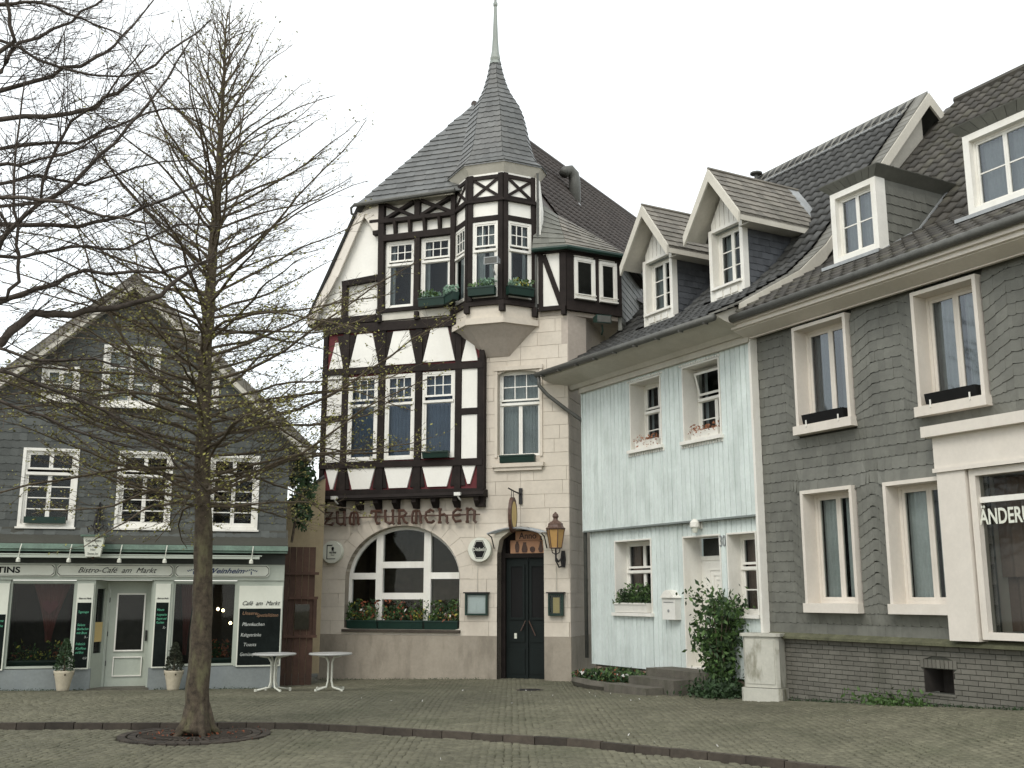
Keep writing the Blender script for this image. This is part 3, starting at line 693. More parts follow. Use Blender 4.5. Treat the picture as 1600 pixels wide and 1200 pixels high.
# eaves
m = MB(); m.prism([(-5.4, -.33, 11.44), (-5.4, -.33, 11.50), (-5.4, .0, 11.62), (-5.4, .0, 11.60)], (2.62, 0, 0)); m.build('soffit', 'eave_paint', inn)
m = MB(); m.prism([(-4.95, -.30, 11.50), (-4.95, -.07, 11.44), (-4.95, -.07, 11.6)], (2.17, 0, 0)); m.build('cove', 'eave_paint', inn)
m = MB(); m.tube([(-5.45, -.37, 11.46), (-2.72, -.37, 11.52)], .055, 8); m.tube([(-5.45, -.37, 11.46), (-5.55, -.35, 11.40), (-5.56, -.3, 11.27), (-5.45, -.2, 11.2)], .035, 7); m.build('gutter', 'gutter_metal', inn)
m = MB(); a = Vector((-6.8, -.24, 8.5)); b = Vector((-6.15, -.24, 9.7)); c = Vector((-5.42, -.24, 11.3))
for p, q in ((a, b), (b, c)):
    m.prism([p, q, q + Vector((.2, 0, -.06)), p + Vector((.22, 0, -.06))], (0, .05, 0)); m.prism([p, q, q + Vector((0, .4, 0)), p + Vector((0, .4, 0))], (.03, 0, 0))
m.build('verge_board', 'casing_paint', inn)
m = MB(); m.prism([(-5.35, -.2, 11.3), (-4.86, -.2, 11.45), (-4.86, -.2, 10.75), (-5.0, -.2, 10.8), (-5.15, -.2, 11.05)], (0, .14, 0)); m.build('eave_cheek', 'casing_paint', inn)
# ---- oriel
OX = [(-2.86, -.02), (-2.25, -.62), (-1.38, -.62), (-.77, -.02)]
def frame_of(p, q):
    p = Vector((*p, 0)); q = Vector((*q, 0)); d = (q - p).normalized(); n = Vector((d.y, -d.x, 0)); X = Matrix.Identity(4)
    X.col[0][:3] = d; X.col[1][:3] = -n; X.col[2][:3] = (0, 0, 1); X.col[3][:3] = p; return X, (q - p).length
faces = [frame_of(OX[i], OX[i + 1]) for i in range(3)]
def offs(P, k, c=(-1.82, .05)): return [(c[0] + (x - c[0]) * k, c[1] + (y - c[1]) * k) for x, y in P]
def slab(m, P, z0, z1): m.prism([(x, y, z0) for x, y in P], (0, 0, z1 - z0)); return m
core = [(-2.86, .3)] + OX + [(-.77, .3)]
m = MB(); slab(m, offs(core, 1.0, (-1.82, .3)), 10.64, 11.95); m.build('oriel_panel', 'white_panel', inn)
# white masonry skirt and tapering corbel
m = MB(); slab(m, offs(core, 1.02, (-1.82, .3)), 8.12, 8.42); m.build('oriel_skirt', 'plaster', inn)
m = MB(); a = offs(core, 1.08, (-1.82, .3)); slab(m, a, 7.98, 8.12); m.build('oriel_moulding', 'plaster', inn)
m = MB(); A = [Vector((x, y, 7.985)) for x, y in offs(core, 1.03, (-1.82, .3))]; B = [Vector(p) for p in ((-2.12, .2, 7.33), (-2.12, -.005, 7.33), (-2.0, -.03, 7.32), (-1.44, -.03, 7.32), (-1.4, -.005, 7.33), (-1.4, .2, 7.33))]
A2 = [a.lerp(b, .45) + Vector((0, 0, .02)) - (Vector((0, 0, 0))) for a, b in zip(A, B)]
for P, Q in ((A, A2), (A2, B)):
    for i in range(5): m.poly([P[i], P[i + 1], Q[i + 1], Q[i]])
m.poly(B); m.build('oriel_corbel', 'shaded_plaster', inn)
for k, (z0, z1, kk) in enumerate(((8.42, 8.52, 1.10), (8.52, 8.6, 1.03))):
    m = MB(); slab(m, offs(core, kk, (-1.82, .3)), z0, z1); m.build('timber', 'timber', inn)
m = MB(); slab(m, offs(core, 1.09, (-1.82, .3)), 10.99, 11.05); m.build('drip_board', 'timber', inn)
for i, (X, L_) in enumerate(faces):
    def tb(a, b, wd, y0=-.05, y1=0.0): return MB(X).beam(a, b, wd, y0, y1).build('timber', 'timber', inn)
    e = .055
    tb((e, 8.55), (e, 11.7), .12, -.052); tb((L_ - e, 8.55), (L_ - e, 11.7), .12, -.050)
    tb((.1, 10.57), (L_ - .1, 10.57), .13, -.048); tb((.1, 11.62), (L_ - .1, 11.62), .09, -.046); tb((.1, 11.10), (L_ - .1, 11.10), .06, -.044)
    tb((.12, 11.13), (L_ - .12, 11.58), .07, -.03); tb((.12, 11.58), (L_ - .12, 11.13), .07, -.032)
    window(inn, .115, L_ - .115, 8.62, 10.50, -.03, [(0, 1, 0, .62, 1, 1), (0, 1, .68, 1, 3, 2)], fw=.055, sw=.04, X=X, curt=('curtain_grey', .8 if i != 2 else .5), rd=.35, gm='glass')
for x, y in OX[1:3]:
    m = MB(); m.box(x - .06, x + .06, y - .14, y + .1, 8.25, 8.42); m.build('beam_end', 'timber', inn)
m = MB(); m.box(-.82, -.7, -.16, .0, 8.2, 8.42); m.build('beam_end', 'timber', inn)
m = MB(); m.box(-.1, .0, -.16, .0, 8.2, 8.36); m.build('beam_end', 'timber', inn)
# slated right cheek of the corner turret
# turret roof (flattened octagon, bell shape)
BP = [(-2.86, -.02), (-2.25, -.62), (-1.38, -.62), (-.77, -.02), (-.77, .36), (-1.38, .96), (-2.25, .96), (-2.86, .36)]; BC = (-1.82, .17)
prof = [(11.93, 1.19), (11.98, 1.17), (12.1, 1.03), (12.33, .91), (12.63, .82), (13.15, .73), (13.5, .66), (13.66, .61), (13.8, .555), (13.95, .47), (14.18, .35), (14.4, .27), (14.68, .195), (14.95, .14), (15.12, .12)]
def ringp(z, k): return [Vector((BC[0] - .0 * z + (x - BC[0]) * k - .015 * (z - 12), BC[1] + (y - BC[1]) * k, z)) for x, y in BP]
m = MB(); last = None
for z, k in prof:
    r_ = m.pts(ringp(z, k))
    if last is not None:
        for j in range(8): q = (j + 1) % 8; m.f.append((last + j, last + q, r_ + q, r_ + j))
    last = r_
m.build('turret_roof', 'slate_roof', inn)
def kz(z): return float(np.interp(z, [p[0] for p in prof], [p[1] for p in prof]))
tp = []
for j in (0, 1, 2, 3, 7):
    z = 11.98
    while z < 15.05:
        zt = min(z + .15, 15.1); a0, a1 = ringp(z, kz(z)), ringp(zt, kz(zt)); p0, q0, p1, q1 = a0[j], a0[(j + 1) % 8], a1[j], a1[(j + 1) % 8]
        L_ = (q0 - p0).length; nn = max(1, round(L_ / .17)); N_ = (q0 - p0).cross(p1 - p0)
        if N_.length < 1e-6: z = zt; continue
        N_.normalize(); 
        if N_.dot(Vector((p0.x - BC[0], p0.y - BC[1], .2))) < 0: N_ = -N_
        for i in range(nn):
            s, t = i / nn, (i + 1) / nn; dz = (p1 - p0).normalized() * .02
            P = [p0.lerp(q0, s) + N_ * .02, p0.lerp(q0, (s + t) / 2) + N_ * .023 - dz, p0.lerp(q0, t) + N_ * .02, p1.lerp(q1, t) + N_ * .004, p1.lerp(q1, s) + N_ * .004]
            B_ = [p - N_ * .02 for p in P]
            tp.append(([tuple(p) for p in P + B_], [(0, 1, 2, 3, 4)] + [(q, 5 + q, 5 + (q + 1) % 5, (q + 1) % 5) for q in range(5)]))
        z = zt
emit_pieces(inn, 'turret_slate', tp, 'slate_roof')
m = MB(); a = ringp(11.94, 1.17); b = ringp(11.72, .99)
for j in range(8): m.poly([a[j], a[(j + 1) % 8], b[(j + 1) % 8], b[j]])
m.poly(a); m.build('turret_soffit', 'eave_paint', inn)
fx = -1.82 - .015 * 3.1
m = MB(); m.lathe([(.15, 15.0), (.15, 15.06), (.12, 15.1), (.14, 15.16), (.12, 15.24), (.10, 15.35), (.075, 15.7), (.055, 16.2), (.04, 16.62), (.06, 16.66), (.06, 16.72), (.035, 16.76), (.03, 17.0)], fx, BC[1], 8); m.build('finial', 'zinc', inn)
# ---- attic corner turret on the right (timber)
AP = [(-.66, -.08), (-.0, -.08), (1.08, 1.0), (1.08, 3.6), (-.66, 3.6)]
m = MB(); slab(m, AP, 8.36, 9.80); m.build('corner_panel', 'white_panel', inn)
fa_ = [frame_of(AP[0], AP[1]), frame_of(AP[1], AP[2])]
for i, (X, L_) in enumerate(fa_):
    def tb(a, b, wd, y0=-.05, y1=.0): return MB(X).beam(a, b, wd, y0, y1).build('timber', 'timber', inn)
    if i == 0:
        tb((.05, 8.4), (.05, 9.8), .11, -.03); tb((L_ - .06, 8.4), (L_ - .06, 9.8), .16, -.05); tb((0, 8.37), (L_, 8.37), .1, -.07); tb((.12, 9.7), (L_ - .1, 8.42), .12, -.034)
    else:
        tb((.0, 8.43), (L_, 8.43), .22, -.05); tb((.0, 9.78), (L_, 9.78), .16, -.052)
        for x, wd in ((.1, .2), (.83, .12), (L_ - .07, .15)): tb((x, 8.53), (x, 9.7), wd, -.046)
        tb((.2, 8.64), (L_ - .14, 8.64), .2, -.03)
        for a_, b_ in ((.2, .77), (.89, L_ - .145)):
            window(inn, a_, b_, 8.6, 9.62, -.085, [(0, 1, 0, 1, 1, 1)], fw=.07, sw=.03, X=X, rd=.01, depth=.05)
            MB(X).poly([(a_, -.02, 8.6), (b_, -.02, 8.6), (b_, -.02, 9.62), (a_, -.02, 9.62)]).build('dark_room_plate', 'room_brown', inn)  # dark sheet behind the glass, unlit room put into its colour
            m = MB(X); m.box(a_, b_, -.13, -.10, 8.6, 8.64); m.box(a_, b_, -.13, -.10, 8.70, 8.72); m.build('rail', 'white_paint', inn)
m = MB(); m.box(-.66, .0, -.0, .2, 8.14, 8.36); slab(m, [(-.66, -.02), (-.05, -.02), (1.0, 1.0), (1.0, 3.4), (-.66, 3.4)], 8.22, 8.32); m.build('corner_skirt', 'shaded_plaster', inn)
emit_pieces(inn, 'slate', cover(rect(1.0, 5.5, 8.0, 9.75), [], .17, .17, lambda u, v, h: (1.085 + h, u, v), thick=.013), 'slate')
MB().box(1.0, 1.088, 1.02, 7.5, 8.0, 9.78).build('turret_cheek', 'slate', inn)
E0 = [Vector((-.78, -.25, 9.80)), Vector((.08, -.25, 9.80)), Vector((1.32, .98, 9.80)), Vector((1.32, 3.6, 9.8))]
TP = [Vector((-.80, .32, 11.25)), Vector((-.42, .75, 11.0)), Vector((.1, 2.2, 10.95)), Vector((.1, 3.4, 10.95))]
m = MB()
for i in range(3): m.poly([E0[i], E0[i + 1], TP[i + 1], TP[i]])
m.build('corner_roof', 'shingle_grey', inn)
for i in range(2):
    p, q, p1, q1 = E0[i], E0[i + 1], TP[i], TP[i + 1]; N_ = (q - p).cross(p1 - p).normalized(); pcs = []
    if N_.z < 0: N_ = -N_
    rows = 8
    for r in range(rows):
        s0, s1 = r / rows, (r + 1) / rows; a0, b0, a1, b1 = p.lerp(p1, s0), q.lerp(q1, s0), p.lerp(p1, s1), q.lerp(q1, s1); nn = max(2, round((b0 - a0).length / .19))
        for k in range(nn):
            s, t = (k + (.0)) / nn, (k + 1) / nn; hh = random.uniform(.018, .03)
            P = [a0.lerp(b0, s) + N_ * hh, a0.lerp(b0, t) + N_ * hh, a1.lerp(b1, t) + N_ * .005, a1.lerp(b1, s) + N_ * .005]; B_ = [x - N_ * .018 for x in P]
            pcs.append(([tuple(x) for x in P + B_], [(0, 1, 2, 3)] + [(z, 4 + z, 4 + (z + 1) % 4, (z + 1) % 4) for z in range(4)]))
    emit_pieces(inn, 'shingle', pcs, 'slate' if i == 0 else 'shingle_grey')
m = MB(); m.tube([E0[0], E0[1], E0[2], E0[3]], .06, 8); m.build('gutter', 'green_paint', inn)
m = MB(); slab(m, [(-.74, -.2), (.05, -.2), (1.25, 1.0), (1.25, 3.5), (-.7, 3.5)], 9.73, 9.795); m.build('soffit', 'timber', inn)
m = MB(); m.tube([(-.72, -.12, 8.3), (-.72, -.12, 9.75)], .03, 6); m.tube([(-.68, -.08, 9.7), (-.68, -.08, 11.8)], .035, 6); m.build('downpipe', 'gutter_metal', inn)
m = MB(); m.tube([(-1.15, 5.3, 12.7), (-1.15, 5.3, 13.75), (-1.17, 5.25, 13.95), (-1.25, 5.15, 14.05), (-1.36, 5.05, 14.0), (-1.42, 5.0, 13.88)], [.17, .17, .17, .17, .16, .15], 12); m.build('flue_pipe', 'gutter_metal', inn, True)
m = MB(); m.box(-1.36, -.94, 5.0, 5.5, 12.6, 12.95); m.build('flue_flashing', 'lead', inn)

# ================================================================ BLUE HOUSE
blue = empty('weatherboarded_house', RR.W(-6, 0, 0), RR.r, 'low pale blue weatherboarded house with two gabled dormers in its dark tiled roof', 'building')
BX = 6.0        # the root stands at local x = -6; geometry below is written from the row's own origin
class Off:      # shift helper: matrix moving row coordinates into the house's local frame
    pass
XB = Matrix.Translation((BX, 0, 0))
def BB(): return MB(XB)
low_h = [rect(-4.95, -3.62, 1.36, 2.90), [(-2.58, .38), (-1.45, .38), (-1.45, 2.88), (-2.58, 2.88)], rect(-1.27, -.46, 1.38, 2.88)]
up_h = [rect(-4.12, -3.02, 4.72, 6.21), rect(-2.31, -1.17, 4.68, 6.21)]
m = BB(); m.holed([(-5.86, .28), (-.36, .28), (-.36, 3.25), (-5.86, 3.25)], low_h, .002, .12); m.build('wall', 'blue_back', blue)
m = BB(); m.holed([(-6.0, 3.17), (-.30, 3.17), (-.30, 6.45), (-6.0, 6.45)], up_h, -.1, .12); m.build('wall', 'blue_back', blue)
m = BB(); m.box(-5.86, -5.78, .12, 5, .28, 3.25); m.box(-6.0, -5.9, .12, 5, 3.2, 6.45); m.build('side_wall', 'blue_board', blue)
m = BB(); m.box(-5.83, -.38, .03, .12, -.3, .30); m.build('base_wall', 'mortar', blue)
SBl = lambda u, v, h: (BX + u, .0 - h, v)
SBu = lambda u, v, h: (BX + u, -.1 - h, v)
def boards(x0, x1, z0, z1, holes, S):
    # vertical boards: swap axes so that 'courses' run along x
    pcs = []; x = x0; polys = holes
    while x < x1 - .02:
        wd = .145 * random.uniform(.88, 1.12); xe = min(x + wd, x1); segs = [(z0, z1)]
        for P in holes:
            hx0 = min(p[0] for p in P); hx1 = max(p[0] for p in P); hz0 = min(p[1] for p in P); hz1 = max(p[1] for p in P)
            if xe > hx0 + .01 and x < hx1 - .01:
                ns = []
                for a, b in segs:
                    if a < hz0: ns.append((a, min(b, hz0)))
                    if b > hz1: ns.append((max(a, hz1), b))
                segs = ns
                if x < hx0: pcs_x = (x, hx0)
        for a, b in segs:
            if b - a < .03: continue
            xx0, xx1 = x + .007, xe - .007; h = .02 + random.uniform(-.003, .004)
            P = [(xx0, a), (xx1, a), (xx1, b), (xx0, b)]
            Q = [(xx0 + .006, a), (xx1 - .006, a), (xx1 - .006, b), (xx0 + .006, b)]
            pcs.append(([S(u, v, h) for u, v in Q] + [S(u, v, h - .008) for u, v in P] + [S(u, v, -.001) for u, v in P],
                        [(0, 1, 2, 3)] + [(q, 4 + q, 4 + (q + 1) % 4, (q + 1) % 4) for q in range(4)] + [(4 + q, 8 + q, 8 + (q + 1) % 4, 4 + (q + 1) % 4) for q in range(4)]))
        x = xe
    emit_pieces(blue, 'board', pcs, 'blue_board')
emit_pieces(blue, 'rubble_stone', cover(rect(-5.83, -.38, -.2, .27), [], .15, .2, lambda u, v, h: (BX + u, .03 - h, v), style='flat', joint=.018, thick=.035, jit=.4), 'rubble')
# break board runs at the openings by covering interval by interval
def runs(x0, x1, z0, z1, holes, S):
    xs = sorted({x0, x1, *[p[0] for P in holes for p in P]})
    for a, b in zip(xs[:-1], xs[1:]):
        if b - a > .02: boards(a, b, z0, z1, holes, S)
runs(-5.86, -.36, .28, 3.24, low_h, SBl); runs(-6.0, -.30, 3.16, 6.44, up_h, SBu)
m = BB(); m.box(-6.02, -.28, -.135, -.05, 3.13, 3.165); m.build('drip_board', 'blue_back', blue)
m = BB(); m.box(-6.04, -6.0, -.135, .0, 3.14, 6.45); m.box(-5.89, -5.862, -.035, .05, .28, 3.14); m.build('corner_board', 'blue_board', blue)
m = BB(); m.box(-.30, -.24, -.16, .0, .9, 6.45); m.build('corner_board', 'white_paint', blue)
def deep(x0, x1, z0, z1, yf, yb, sill=True, casing='white_paint'):
    ring(blue, 'reveal', x0 + .03, x1 - .03, z0 + .03, z1 - .03, yf - .035, yb, .03, casing, X=XB)
    if sill: m = BB(); m.box(x0 - .05, x1 + .05, yf - .1, yf + .1, z0 - .035, z0 + .032); m.build('window_sill', casing, blue)
for (x0, x1, z0, z1) in ((-4.12, -3.02, 4.72, 6.21), (-2.31, -1.17, 4.68, 6.21)):
    deep(x0, x1, z0, z1, -.1, .32)
    m = BB(); k = int((x1 - x0 + .2) / .08)
    for i in range(k): xx = x0 - .08 + i * .08; m.box(xx, xx + .05, -.135, -.12, z0 - .10, z0 - .036); m.box(xx, xx + .05, -.14, -.12, z1 + .01, z1 + .05)
    m.build('lace_trim', 'white_paint', blue)
window(blue, -4.09, -3.05, 4.75, 6.18, .24, [(0, .5, 0, .58, 1, 2), (.5, 1, 0, .58, 1, 2), (0, .5, .63, 1, 1, 1), (.5, 1, .63, 1, 1, 1)], fw=.05, X=XB, curt=('curtain_grey', .2), rd=.5)
window(blue, -2.28, -1.2, 4.71, 6.18, .24, [(0, .5, 0, .58, 1, 2), (.5, 1, 0, .58, 1, 2)], fw=.05, X=XB, curt=('curtain_grey', .2), rd=.5)
# tilted open top light
tl = BB(); a0 = R_(14)
Xt = XB @ Matrix.Translation((-2.2, .22, 5.64)) @ Matrix.Rotation(a0, 4, 'X')
tlm = MB(Xt); tlm.box(0, .92, -.02, .02, 0, .045); tlm.box(0, .92, -.02, .02, .42, .465); tlm.box(0, .045, -.02, .02, .045, .42); tlm.box(.875, .92, -.02, .02, .045, .42); t_ = tlm.build('top_light', 'white_paint', blue)
pane(t_, .045, .875, 0, .045, .42, Xt)
deep(-4.95, -3.62, 1.36, 2.90, 0, .34); deep(-1.27, -.46, 1.38, 2.88, 0, .34)
window(blue, -4.92, -3.65, 1.39, 2.87, .27, [(0, .5, 0, .58, 1, 2), (.5, 1, 0, .58, 1, 2), (0, .5, .63, 1, 1, 1), (.5, 1, .63, 1, 1, 1)], fw=.05, X=XB, curt=('curtain_brown', .5), rd=.6)
window(blue, -1.24, -.49, 1.41, 2.85, .27, [(0, .62, 0, .58, 1, 2), (.62, 1, 0, .58, 1, 2), (0, .62, .63, 1, 1, 1), (.62, 1, .63, 1, 1, 1)], fw=.05, X=XB, curt=('curtain_brown', .6), rd=.6)
m = BB(); m.box(-1.3, -.44, .03, .1, 1.1, 1.36); m.build('apron', 'white_paint', blue)
ring(blue, 'door_reveal', -2.55, -1.48, .41, 2.85, -.035, .42, .03, 'white_paint', X=XB)
m = BB(); m.box(-2.55, -1.48, .40, .45, .42, 2.42); m.box(-2.55, -1.48, .38, .46, 2.42, 2.5)
for xa, xb, za, zb in ((-2.3, -1.72, .7, 1.2), (-2.3, -1.72, 1.4, 2.25), (-2.2, -1.82, 1.5, 2.15), (-2.12, -1.9, 1.58, 2.07)):
    for q in ((xa, xb, za, za + .03), (xa, xb, zb - .03, zb), (xa, xa + .03, za + .03, zb - .03), (xb - .03, xb, za + .03, zb - .03)): m.box(q[0], q[1], .385, .40, q[2], q[3])
bd = m.build('door', 'white_paint', blue)
m = BB(); m.box(-2.5, -1.53, .42, .44, 2.5, 2.84); m.build('fanlight', 'room', bd)
pane(bd, -2.5, -1.53, .41, 2.5, 2.84, XB)
m = BB(); m.tube([(-1.62, .37, 1.4), (-1.62, .33, 1.4), (-1.74, .33, 1.4)], .012); m.build('handle', 'lead', bd)
# roof surfaces (profile in y,z); right end at x=-.1
prB = [(-.95, 6.72), (-.3, 7.02), (1.04, 7.80), (1.75, 8.42), (5.1, 12.42)]
def strip(prof, xa, xb, dz=0, mat='roof_tile_dark', root=None, X=None, name='roof'):
    m = MB(X)
    for (y0, z0), (y1, z1) in zip(prof[:-1], prof[1:]): m.poly([(xa, y0, z0 + dz), (xb, y0, z0 + dz), (xb, y1, z1 + dz), (xa, y1, z1 + dz)])
    return m.build(name, mat, root)
strip(prB, -6.55, -.12, 0, 'roof_tile_dark', blue, XB)
m = BB(); m.poly([(-6.5, 5.1, 12.42), (-.12, 5.1, 12.42), (-.12, 9, 8.5), (-6.5, 9, 8.5)]); m.build('back_roof', 'roof_tile_dark', blue)
D1 = (-4.83, -3.78, .9); D2 = (-2.47, -1.45, .9)
def roofz(prof, y): return float(np.interp(y, [p[0] for p in prof], [p[1] for p in prof]))
def in_dorm(x, y, ds, back): return any(a - .1 < x < b + .1 and d < y < back for a, b, d in ds)
def tile_roof(root, prof, xa, xb, BXo, mat, test, wd=.24, ln=.33, verge=0, amp=.03, dzs=0):
    allp = []
    for (y0, z0), (y1, z1) in zip(prof[:-1], prof[1:]):
        V = Vector((0, y1 - y0, z1 - z0)); L_ = V.length; nv = max(1, round(L_ / ln)); nu = int((xb - xa) / wd)
        tiles(root, 'roof_tile', (BXo + xa, y0, z0 + .01), (1, 0, 0), V, nu, nv, lambda c, u, v: test(c.x - BXo, c.y), mat, wd=(xb - xa) / nu, ln=L_ / nv, limit=110 if L_ > 2 else 60, amp=amp)
tile_roof(blue, prB, -6.5, -.42, BX, 'roof_tile_dark', lambda x, y: not in_dorm(x, y, (D1, D2), 2.9), amp=.045)
# flat shingle verge strip along the right edge
vs = []
for (y0, z0), (y1, z1) in zip(prB[:-1], prB[1:]):
    L_ = math.hypot(y1 - y0, z1 - z0); k = max(1, round(L_ / .2))
    for i in range(k):
        a, b = i / k, (i + 1) / k; ya, yb_ = y0 + (y1 - y0) * a, y0 + (y1 - y0) * b; za, zb = z0 + (z1 - z0) * a, z0 + (z1 - z0) * b
        P = [(BX - .43, ya, za + .055), (BX - .1, ya, za + .055), (BX - .1, yb_, zb + .035), (BX - .43, yb_, zb + .035)]
        vs.append((P + [(x, y, z - .03) for x, y, z in P], [(0, 1, 2, 3)] + [(q, 4 + q, 4 + (q + 1) % 4, (q + 1) % 4) for q in range(4)]))
k = 30
for i in range(k):
    a = BX - 6.5 + 6.4 * i / k; b = BX - 6.5 + 6.4 * (i + .98) / k; P = [(a, 4.72, 12.03), (b, 4.72, 12.03), (b, 5.1, 12.5), (a, 5.1, 12.5)]
    vs.append((P + [(x, y, z - .04) for x, y, z in P], [(0, 1, 2, 3)] + [(q, 4 + q, 4 + (q + 1) % 4, (q + 1) % 4) for q in range(4)]))
emit_pieces(blue, 'verge_shingle', vs, 'verge_slate')
m = BB(); m.tube([(-6.5, 4.68, 12.02), (-.5, 4.68, 12.02)], .03, 6); m.build('snow_strip', 'lead', blue)
# barge board with kick
m = BB()
bp_ = [(-.5, 6.93), (1.04, 7.80), (1.75, 8.42), (5.1, 12.42)]
for (y0, z0), (y1, z1) in zip(bp_[:-1], bp_[1:]):
    m.prism([(-.12, y0, z0 + .02), (-.12, y1, z1 + .02), (-.12, y1, z1 - .27), (-.12, y0, z0 - .24)], (.05, 0, 0))
m.prism([(-.12, 5.1, 12.44), (-.12, 5.9, 11.75), (-.12, 5.75, 11.62), (-.12, 5.1, 12.15)], (.05, 0, 0)); m.build('barge_board', 'eave_paint', blue)
m = BB()
for (y0, z0), (y1, z1) in zip(bp_[1:-1], bp_[2:]): m.poly([(-.12, y0, z0 - .25), (-.12, y1, z1 - .25), (-.5, y1, z1 - .25), (-.5, y0, z0 - .25)])
m.poly([(-.32, 1.0, 7.0), (-.32, 5.1, 8.0), (-.32, 5.1, 12.2), (-.32, 1.9, 8.4)]); m.build('verge_soffit', 'eave_paint', blue)
# eaves: soffit, gutter, downpipe
m = BB(); m.prism([(-6.5, -.9, 6.66), (-6.5, -.93, 6.72), (-6.5, -.1, 7.08), (-6.5, -.1, 6.42), (-6.5, -.25, 6.42), (-6.5, -.32, 6.5), (-6.5, -.8, 6.62)], (6.3, 0, 0)); m.build('soffit', 'eave_paint', blue)
m = BB(); m.box(-6.02, -.25, -.2, -.1, 6.3, 6.42); m.build('cornice', 'eave_paint', blue)
m = BB(); m.tube([(-6.6, -.99, 6.76), (-.24, -.99, 6.66)], .07, 10); gb_ = m.build('gutter', 'gutter_metal', blue, True)
m = BB()
for i in range(9): x = -6.3 + i * .73; m.box(x, x + .02, -1.065, -.95, 6.67 - .012 * i, 6.70 - .012 * i)
m.build('gutter_bracket', 'gutter_metal', gb_)
m = BB(); m.tube([(-6.5, -.99, 6.7), (-6.5, -.98, 6.5), (-6.42, -.8, 6.28), (-6.2, -.45, 5.95), (-6.06, -.12, 5.7), (-6.05, -.06, 5.5), (-6.05, -.06, .4)], .045, 8); m.build('downpipe', 'gutter_metal', blue, True)
